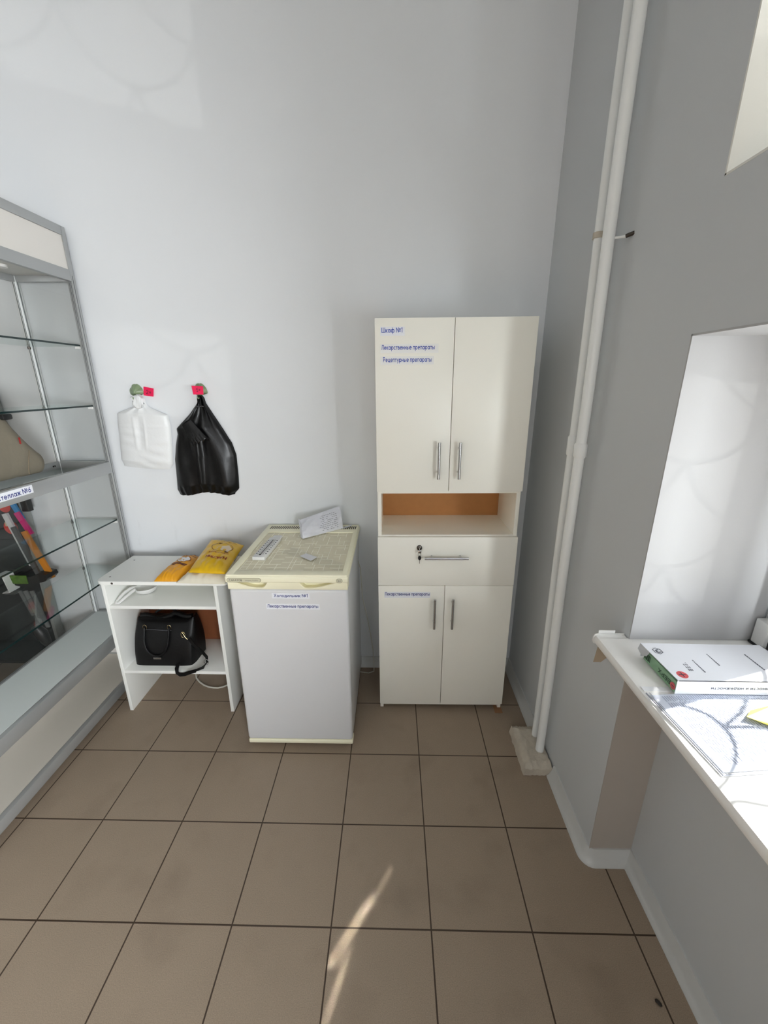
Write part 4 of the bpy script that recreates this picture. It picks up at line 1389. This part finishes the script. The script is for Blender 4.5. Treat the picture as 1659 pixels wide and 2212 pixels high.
# ------------------------------------------------------------------ glass showcase
SX0, SX1 = -1.470, -1.200
SY0, SY1 = -0.46, 0.577
sc = thing('glass_showcase', 'tall aluminium framed glass showcase along the left of the room', 'showcase', (-1.335, 0.06, 0))
P = 0.022
def post(x0, y0, m=M_ALU):
    mb = MB()
    mb.box(x0, x0 + P, y0, y0 + P, 0.0, 2.184, 0.002)
    return mb.build('post', m, sc, smooth=35)
post(SX1 - P, SY1 - P); post(SX0, SY1 - P, M_ALU_HILITE); post(SX1 - P, SY0); post(SX0, SY0)
# grooves of the extrusions
mb = MB()
for (x, y) in ((SX1 - P, SY1 - P), (SX0, SY1 - P)):
    mb.box(x + 0.008, x + 0.010, y - 0.0006, y + 0.001, 0.06, 2.0)
    mb.box(x + 0.014, x + 0.016, y - 0.0006, y + 0.001, 0.06, 2.0)
    mb.box(x + P - 0.001, x + P + 0.0006, y + 0.006, y + 0.009, 0.06, 2.0)
mb.build('post_groove', mat('groove_grey', (96, 98, 100), rough=0.5), sc)
def rail(name, z0, z1, m=M_ALU, front=True, rear=True, sides=True):
    mb = MB()
    ya, yb2 = SY0 + P, SY1 - P
    xa, xb = SX0 + P, SX1 - P
    if front: mb.box(SX1 - 0.021, SX1 - 0.0005, ya, yb2, z0, z1, 0.0012)
    if rear: mb.box(SX0 + 0.0005, SX0 + 0.021, ya, yb2, z0, z1, 0.0012)
    if sides:
        mb.box(xa, xb, SY1 - 0.021, SY1 - 0.0005, z0, z1, 0.0012)
        mb.box(xa, xb, SY0 + 0.0005, SY0 + 0.021, z0, z1, 0.0012)
    return mb.build(name, m, sc, smooth=35)
rail('top_rail', 2.150, 2.184)
rail('header_rail', 1.978, 2.022)
rail('middle_rail', 1.140, 1.196)
rail('deck_rail', 0.302, 0.362)
rail('bottom_rail', 0.040, 0.088)
mb = MB()
mb.box(SX1 - 0.012, SX1 - 0.006, SY0 + P, SY1 - P, 2.0225, 2.1495)
mb.box(SX0 + P, SX1 - P, SY1 - 0.012, SY1 - 0.006, 2.0225, 2.1495)
mb.build('header_panel', M_SHOWWHITE, sc)
MB().box(SX0 + P, SX1 - P, SY0 + P, SY1 - P, 2.002, 2.010).build('header_soffit', mat('soffit', (206, 206, 202), rough=0.4), sc)
MB().cyl((-1.350, 0.385, 1.992), (-1.350, 0.385, 2.002), 0.022, 24).build('spotlight', M_WPLAST, sc)
MB().box(SX0 + 0.0215, SX1 - 0.0215, SY0 + 0.0215, SY1 - 0.0215, 0.345, 0.3625).build('deck', M_DECK, sc)
MB().box(SX0 + 0.0215, SX1 - 0.0215, SY0 + 0.0215, SY1 - 0.0215, 0.075, 0.0885).build('lower_deck', M_DECK2, sc)
mb = MB()
mb.box(SX0 + 0.006, SX0 + 0.010, SY0 + P, SY1 - P, 0.089, 0.3015)
mb.box(SX0 + P, SX1 - P, SY1 - 0.010, SY1 - 0.006, 0.089, 0.3015)
mb.build('lower_panel', M_SHOWWHITE, sc)
for z0, z1 in ((0.3625, 1.1395), (1.1965, 1.9775)):
    MB().box(SX0 + 0.008, SX0 + 0.012, SY0 + P, SY1 - P, z0, z1).build('rear_glass', M_GLASS, sc)
    MB().box(SX0 + P, SX1 - P, SY1 - 0.012, SY1 - 0.008, z0, z1).build('side_glass', M_GLASS, sc)
MB().box(SX0 + P, SX1 - P, SY0 + P, SY1 - P, 1.160, 1.165).build('middle_glass', M_SHELF, sc)
for z in (1.718, 1.456, 0.893, 0.635):
    s = MB().box(SX0 + 0.0135, SX1 - 0.026, SY0 + 0.023, SY1 - 0.0135, z, z + 0.007).build('glass_shelf', M_SHELF, sc)
    e = MB()
    e.box(SX1 - 0.026, SX1 - 0.0252, SY0 + 0.023, SY1 - 0.0225, z, z + 0.007)
    e.build('shelf_edge', M_GEDGE, s)
    MB().box(SX1 - 0.044, SX1 - 0.0225, SY1 - 0.030, SY1 - 0.0225, z - 0.011, z - 0.0005, 0.001).build('shelf_clip', M_WPLAST, s)
    MB().cyl((SX0 + 0.020, SY1 - 0.034, z - 0.012), (SX0 + 0.020, SY1 - 0.034, z - 0.0005), 0.006, 12).build('shelf_clip', M_STEEL, s)
for yy in (SY1 - 0.055, SY1 - 0.065):
    mb = MB()
    mb.cyl((SX0 + 0.0215, yy, 1.180), (SX0 + 0.0225, yy, 1.180), 0.004, 12)
    mb.build('rail_screw', M_DARK, sc)
# shelf label on the middle rail
s = MB().box(SX1 - 0.0003, SX1 + 0.0006, -0.075, 0.103, 1.1605, 1.1905).build('label_strip', M_STICK, sc)
mb = MB()
text_on(mb, 'Стеллаж №6', lambda a, b: (SX1 + 0.0010, -0.047 + 0.140 * a, 1.1655 + 0.0200 * b), 0.155)
mb.build('lettering', M_NAVY, s)

# beige foot model wearing a knitted support on the middle shelf
ftm = thing('foot_model', 'beige foot model in a knitted ankle support on the middle showcase shelf', 'foot model', (-1.335, 0.18, 1.1965))
secs = [  # y, z centre, half-width x, half-height
    (0.312, 1.230, 0.012, 0.014), (0.308, 1.233, 0.026, 0.033), (0.298, 1.240, 0.036, 0.044), (0.280, 1.248, 0.042, 0.052), (0.250, 1.266, 0.045, 0.069), (0.222, 1.286, 0.046, 0.089),
    (0.200, 1.304, 0.046, 0.104), (0.175, 1.330, 0.046, 0.131), (0.150, 1.352, 0.046, 0.153), (0.110, 1.36, 0.048, 0.161), (0.075, 1.345, 0.045, 0.146), (0.055, 1.31, 0.036, 0.108), (0.045, 1.27, 0.02, 0.06)]
mb = MB()
def footf(u, v):
    k = v * (len(secs) - 1)
    i = min(int(k), len(secs) - 2); t = k - i
    t = t * t * (3 - 2 * t) * 0.5 + t * 0.5
    y, zc, hw_, hh = [secs[i][q_] * (1 - t) + secs[i + 1][q_] * t for q_ in range(4)]
    a = 2 * PI * u
    return (-1.335 + hw_ * math.cos(a), y + 0.02 * math.sin(a) * 0.2, max(1.1975, zc + hh * math.sin(a)))
mb.grid(footf, 36, 60, close_u=True)
mb.build('knit_support', M_FOOT, ftm, smooth=80)
MB().box(-1.2905, -1.2885, 0.197, 0.203, 1.332, 1.358, 0.0005).build('woven_tag', M_REDINK, ftm)
MB().tube([(-1.3, 0.235, 1.31), (-1.288, 0.228, 1.298), (-1.287, 0.215, 1.27), (-1.288, 0.205, 1.235), (-1.29, 0.203, 1.21)], 0.0022, 8).build('seam', mat('dark_knit', (112, 100, 82), rough=0.9), ftm, smooth=60)
mb = MB()
mb.box(-1.388, -1.282, 0.150, 0.192, 1.428, 1.450, 0.006)
mb.build('strap', M_BLACK, ftm, smooth=40)

# ------------------------------------------------------------------ goods rack seen through the showcase
RX = -1.695
rk = thing('goods_rack', 'dark backed goods rack on the back wall behind the glass showcase', 'rack', (-2.05, 0.48, 0))
MB().box(-2.45, RX - 0.018, 0.575, 0.590, 0.05, 1.55).build('back_panel', mat('dark_space_panel', (20, 22, 22), rough=0.7), rk)  # near-black colour stands in for unlit depth at this spot
MB().box(RX - 0.018, RX, 0.545, 0.592, 0.0, 1.55, 0.001).build('side_panel', mat('rack_side', (150, 152, 150), rough=0.5), rk)
MB().box(-2.45, RX - 0.0185, 0.40, 0.574, 0.550, 0.556).build('glass_shelf', M_SHELF, rk)
MB().box(-2.45, RX - 0.0185, 0.40, 0.574, 0.14, 0.156).build('bottom_shelf', M_BLACK, rk)
MB().box(-2.45, -2.432, 0.40, 0.574, 0.0, 1.55).build('side_panel', M_WPLAST, rk)
GG = 'goods behind the glass showcase'
def good(name, label, cat, mb, m, **k):
    o = mb.build(name, m, None, **k)
    return tag(o, label, cat, GG)
def slant(a, b, w_, t_):
    return MB().ribbon([a, b], (1, 0.0, 0), w_, t_)
c1 = thing('goods_box', 'black box with red circles hanging behind the showcase', 'box', (-1.80, 0.5, 0.80), GG)
MB().box(-1.92, -1.706, 0.52, 0.57, 0.80, 1.06, 0.002).build('carton', mat('black_card', (24, 25, 27), rough=0.5), c1, smooth=35)
mb = MB()
mb.lathe([(0.0, 0.0), (0.030, 0.0), (0.030, 0.001), (0.0, 0.001)], (-1.755, 0.5185, 0.975), axis=1)
mb.build('red_circle', mat('tomato_ink', (176, 52, 44), rough=0.5), c1)
mb = MB()
mb.lathe([(0.0, 0.0), (0.036, 0.0), (0.036, 0.001), (0.0, 0.001)], (-1.752, 0.5185, 0.865), axis=1)
mb.build('red_circle', mat('tomato_ink', (176, 52, 44), rough=0.5), c1)
MB().box(-1.775, -1.735, 0.5165, 0.518, 0.872, 0.895).build('printed_picture', mat('tan_ink', (176, 160, 130), rough=0.5), c1)
good('blue_packet', 'narrow blue packet hanging behind the showcase', 'packet', slant((-1.690, 0.5, 1.00), (-1.660, 0.5, 0.915), 0.022, 0.012), mat('blue_card', (22, 120, 176), rough=0.4))
good('magenta_packet', 'narrow magenta packet hanging below the blue one', 'packet', slant((-1.672, 0.49, 0.955), (-1.628, 0.49, 0.840), 0.024, 0.012), mat('magenta_card', (190, 14, 108), rough=0.4))
good('orange_strap', 'long orange and olive strap hanging behind the showcase', 'strap', slant((-1.652, 0.48, 0.86), (-1.572, 0.48, 0.605), 0.030, 0.010), mat('orange_card', (206, 128, 30), rough=0.5, var=0.25, vscale=6))
good('pale_board', 'long pale grey board leaning behind the showcase', 'board', slant((-1.712, 0.47, 0.955), (-1.648, 0.47, 0.680), 0.026, 0.012), mat('pale_card', (186, 186, 186), rough=0.5))
good('grey_board', 'long dark grey board leaning beside the pale one', 'board', slant((-1.680, 0.46, 0.89), (-1.612, 0.46, 0.600), 0.024, 0.010), mat('grey_card', (70, 70, 70), rough=0.5))
good('black_bracket', 'small black bracket hanging at the top behind the showcase', 'bracket', MB().box(-1.652, -1.618, 0.50, 0.53, 0.955, 1.035, 0.002), M_BLACK, smooth=35)
sh1 = thing('sandal', 'black sandal with a green lattice insole behind the showcase', 'sandal', (-1.66, 0.47, 0.556), GG)
mb = MB()
ol = [(-1.765, 0.585), (-1.70, 0.572), (-1.62, 0.592), (-1.575, 0.605), (-1.560, 0.622), (-1.566, 0.640), (-1.60, 0.645), (-1.65, 0.628), (-1.70, 0.622), (-1.76, 0.626)]
mb.prism(ol, 1, 0.44, 0.51)
mb.build('sole', M_BLACK, sh1, smooth=50)
MB().box(-1.750, -1.665, 0.434, 0.4395, 0.592, 0.638, 0.002).build('lattice', mat('lime_lattice', (70, 104, 24), rough=0.4, var=0.9, vscale=120), sh1)
good('display_stand', 'clear L-shaped display stand beside the sandal', 'display stand', MB().ribbon([(-1.785, 0.43, 0.652), (-1.752, 0.43, 0.648), (-1.738, 0.43, 0.56), (-1.775, 0.43, 0.557)], (0, 1, 0), 0.06, 0.003), M_WPLAST)
st_ = MB()
for (xa, za, xb, zb_, w_) in ((-1.735, 0.545, -1.700, 0.40, 0.018), (-1.705, 0.545, -1.668, 0.36, 0.022), (-1.672, 0.545, -1.640, 0.33, 0.020)):
    good('hanging_strap', 'dark strap hanging in a row below the sandal', 'strap', slant((xa, 0.45, za), (xb, 0.45, zb_), w_, 0.006), mat('strap_grey%d' % int(w_ * 1000), (60 + int(w_ * 2000), 62 + int(w_ * 2000), 62 + int(w_ * 2000)), rough=0.6))
good('ankle_brace', 'black ankle brace hanging low behind the showcase', 'brace', MB().tube([(-1.70, 0.44, 0.345), (-1.675, 0.44, 0.30), (-1.662, 0.44, 0.25), (-1.64, 0.43, 0.225)], [0.018, 0.028, 0.022, 0.012], 12), M_BLACK, smooth=60)

# ------------------------------------------------------------------ things on the window sill
SZ = 0.8662
df = thing('document_file', 'clear plastic file holding a printed sheet on the sunlit sill', 'document file', (0.92, -0.70, SZ))
fx = [Vector((0.7695, -0.598, SZ)), Vector((0.7875, -0.806, SZ)), Vector((1.0850, -0.780, SZ)), Vector((1.0670, -0.572, SZ))]
def filef(u, v, e):
    return (fx[0] * (1 - u) + fx[1] * u) * (1 - v) + (fx[3] * (1 - u) + fx[2] * u) * v + Vector((0, 0, e))
mb = MB()
mb.grid(lambda u, v: filef(0.03 + 0.94 * u, 0.025 + 0.95 * v, 0.0022), 4, 4)
mb.build('sheet', mat('printed_sheet', (226, 230, 240), rough=0.5), df, solid=0.0008)
mb = MB()
mb.grid(lambda u, v: filef(u, v, 0.0034), 4, 4)
mb.build('film', glass_mat('file_film', (0.97, 0.98, 1.0), 0.06, 0.05), df)
mb = MB()
mb.tube([filef(k / 10, 0.004, 0.0028) for k in range(11)], 0.0017, 6)
mb.tube([filef(k / 10, 0.030, 0.0036) for k in range(11)], 0.0006, 6)
mb.tube([filef(1, k / 10, 0.0028) for k in range(11)], 0.0010, 6)
mb.build('file_edge', mat('file_rim', (150, 154, 166), rough=0.2), df, smooth=60)
mb = MB()
random.seed(5)
for k in range(46):
    v0 = 0.10 + k * 0.0185
    u0 = 0.06; u1 = 0.80 + 0.12 * random.random()
    if k % 9 == 8:
        u1 *= 0.6
    segn = 9
    for s in range(segn):
        ua = u0 + (u1 - u0) * s / segn
        ub = ua + (u1 - u0) / segn * random.uniform(0.7, 0.92)
        mb.add_mesh([filef(ua, v0, 0.0028), filef(ub, v0, 0.0028), filef(ub, v0 + 0.0050, 0.0028), filef(ua, v0 + 0.0050, 0.0028)], [(0, 1, 2, 3)])
mb.build('printed_lines', mat('sheet_ink', (150, 156, 178), rough=0.6), df)
mb = MB()
mb.add_mesh([(0.9335, -0.676, SZ + 0.014), (0.965, -0.650, SZ + 0.006), (1.04, -0.628, SZ + 0.004), (1.03, -0.70, SZ + 0.004), (0.99, -0.705, SZ + 0.004)], [(0, 1, 2), (0, 2, 3), (0, 3, 4)])
tag(mb.build('yellow_note', mat('yellow_note', (226, 212, 84), rough=0.6), solid=0.0008), 'creased pale yellow note lying on the plastic file', 'note')

cbx = thing('carton', 'flat white carton with a green end standing on the sunlit sill', 'carton', (0.98, -0.53, SZ))
BX0, BX1, BY0_, BY1_ = 0.832, 1.135, -0.600, -0.462
BZ0, BZ1 = SZ + 0.0040, 0.9060
mb = MB()
mb.box(BX0 + 0.002, BX1, BY0_, BY0_ + 0.0012, BZ0, BZ1)
mb.box(BX0 + 0.002, BX1, BY1_ - 0.0012, BY1_, BZ0, BZ1)
mb.add_mesh([(BX0 + 0.004, BY0_, BZ1), (BX1, BY0_, BZ1), (BX1, BY1_, BZ1), (BX0 - 0.004, BY1_, BZ1 + 0.003),
             (BX0 + 0.004, BY0_, BZ1 - 0.0012), (BX1, BY0_, BZ1 - 0.0012), (BX1, BY1_, BZ1 - 0.0012), (BX0 - 0.004, BY1_, BZ1 + 0.0018)],
            [(0, 1, 2, 3), (4, 7, 6, 5), (0, 4, 5, 1), (1, 5, 6, 2), (2, 6, 7, 3), (3, 7, 4, 0)])
mb.box(BX1 - 0.0012, BX1, BY0_, BY1_, BZ0, BZ1)
mb.build('sleeve', mat('white_carton', (234, 236, 242), rough=0.4), cbx)
MB().box(BX0 + 0.003, BX1 - 0.004, BY0_ + 0.0016, BY1_ - 0.012, BZ0 + 0.0003, BZ1 - 0.0060, 0.0008).build('green_tray', M_GREEN, cbx)
mb = MB()
mb.add_mesh([(BX0 - 0.004, BY1_, BZ1 + 0.003), (BX0 - 0.0005, BY1_ - 0.036, BZ1 + 0.0018), (BX0 - 0.006, BY1_ - 0.034, BZ1 - 0.012), (BX0 - 0.010, BY1_ - 0.022, BZ1 - 0.019), (BX0 - 0.011, BY1_ - 0.004, BZ1 - 0.010)], [(0, 1, 2, 3, 4)])
mb.build('tuck_flap', mat('carton_grey', (196, 198, 200), rough=0.5), cbx, solid=0.0008)
# end panel print, upside down as the carton lies
def endf(y0, y1, z0, z1):
    return lambda a, b: (BX0 + 0.0024, y0 + (y1 - y0) * a, z1 + (z0 - z1) * b)
mb = MB()
text_on(mb, 'ВЕРХ', lambda a, b: (BX0 + 0.0024, -0.579 + 0.045 * a, 0.8900 - 0.0120 * b), 0.13)
mb.build('lettering', M_GREENDK, cbx)
mb = MB()
for k in range(7):
    mb.box(BX0 + 0.0022, BX0 + 0.0026, -0.500 + k * 0.0036, -0.500 + k * 0.0036 + (0.0022 if k % 2 else 0.0013), 0.877, 0.894)
mb.build('bar_code', M_GREENDK, cbx)
mb = MB()
mb.lathe([(0.0, 0.0), (0.0085, 0.0), (0.0085, 0.0005), (0.0, 0.0005)], (BX0 + 0.0020, -0.5885, 0.8830), axis=0, seg=24)
mb.build('round_mark', M_PINK, cbx)
mb = MB()
mb.lathe([(0.0, 0.0), (0.0120, 0.0), (0.0120, 0.0004), (0.0, 0.0004)], (0.8580, -0.5790, BZ1 + 0.0001), axis=2, seg=28)
mb.build('round_mark', M_PINK, cbx)
M_PRINT = mat('print_grey', (70, 72, 84), rough=0.6)
zz = BZ1 + 0.0008
def printed(name):
    global mb
    mb.build(name, M_PRINT, cbx)
    mb = MB()
mb = MB()
mb.box(0.8500, 0.8660, -0.5800, -0.5780, zz - 0.0003, zz); mb.box(0.8570, 0.8590, -0.5870, -0.5710, zz - 0.0003, zz + 0.0001)
printed('plus_mark')
mb.box(BX0 + 0.0017, BX0 + 0.0022, -0.593, -0.584, 0.8824, 0.8836)
printed('minus_mark')
pts = [(0.853 + 0.011 * math.cos(PI / 6 + PI / 3 * k), -0.494 + 0.012 * math.sin(PI / 6 + PI / 3 * k), zz + 0.002) for k in range(7)]
mb.tube(pts, 0.0006, 5)
printed('shield_outline')
mb.tube([(0.8535 + 0.0045 * math.cos(t), -0.4945 + 0.005 * math.sin(t), zz + 0.002) for t in [PI * 0.3 + 1.5 * PI * k / 14 for k in range(15)]], 0.0012, 5)
printed('crescent_mark')
random.seed(2)
for r_ in range(3):
    for s in range(7):
        x = 0.884 + r_ * 0.004
        y = -0.565 + s * 0.009
        mb.box(x, x + 0.0018, y, y + 0.006, zz - .0003, zz)
printed('small_print')
mb.box(0.868, 0.880, -0.520, -0.517, zz - .0003, zz); mb.box(0.868, 0.880, -0.529, -0.526, zz - .0003, zz)
printed('bold_print')
for k in range(10):
    mb.box(0.916, 0.9185, -0.570 + k * 0.005, -0.5665 + k * 0.005, zz - .0003, zz)
printed('small_print')
for k in range(10):
    mb.box(0.968, 0.9705, -0.545 + k * 0.005, -0.5415 + k * 0.005, zz - .0003, zz)
printed('small_print')
for k in range(10):
    mb.box(1.062, 1.0645, -0.560 + k * 0.006, -0.5555 + k * 0.006, zz - .0003, zz)
printed('small_print')
for k in range(12):
    mb.box(0.930 + k * 0.006, 0.934 + k * 0.006, -0.4695, -0.4675, zz - .0003, zz)
printed('small_print')
text_on(mb, 'Гарантия точности и надёжности', lambda a, b: (1.118 - 0.2050 * a, BY0_ - 0.0006, 0.8925 - 0.0105 * b), 0.13)
mb.build('lettering', M_PRINT, cbx)
sp2 = MB().box(0.772, 0.836, -0.588, -0.574, SZ, SZ + 0.0009)
tag(sp2.build('paper_strip', M_WHITE), 'narrow strip of printed paper on the sill under the carton', 'paper strip')

# ------------------------------------------------------------------ last small thing on the floor
mb = MB()
mb.lathe([(0.0, -0.009), (0.004, -0.006), (0.0052, 0.0), (0.004, 0.006), (0.0, 0.009)], (0, 0, 0), axis=1, seg=12)
for v in mb.bm.verts:
    x, y = v.co.x, v.co.y
    v.co = Vector((0.883 + x * 0.75 - y * 0.65, -0.740 + x * 0.65 + y * 0.75, 0.0042 + v.co.z * 0.8))
tag(mb.build('dark_seed', mat('seed', (34, 26, 20), rough=0.5), smooth=60), 'single dark seed lying on the tiles by the skirting', 'seed')
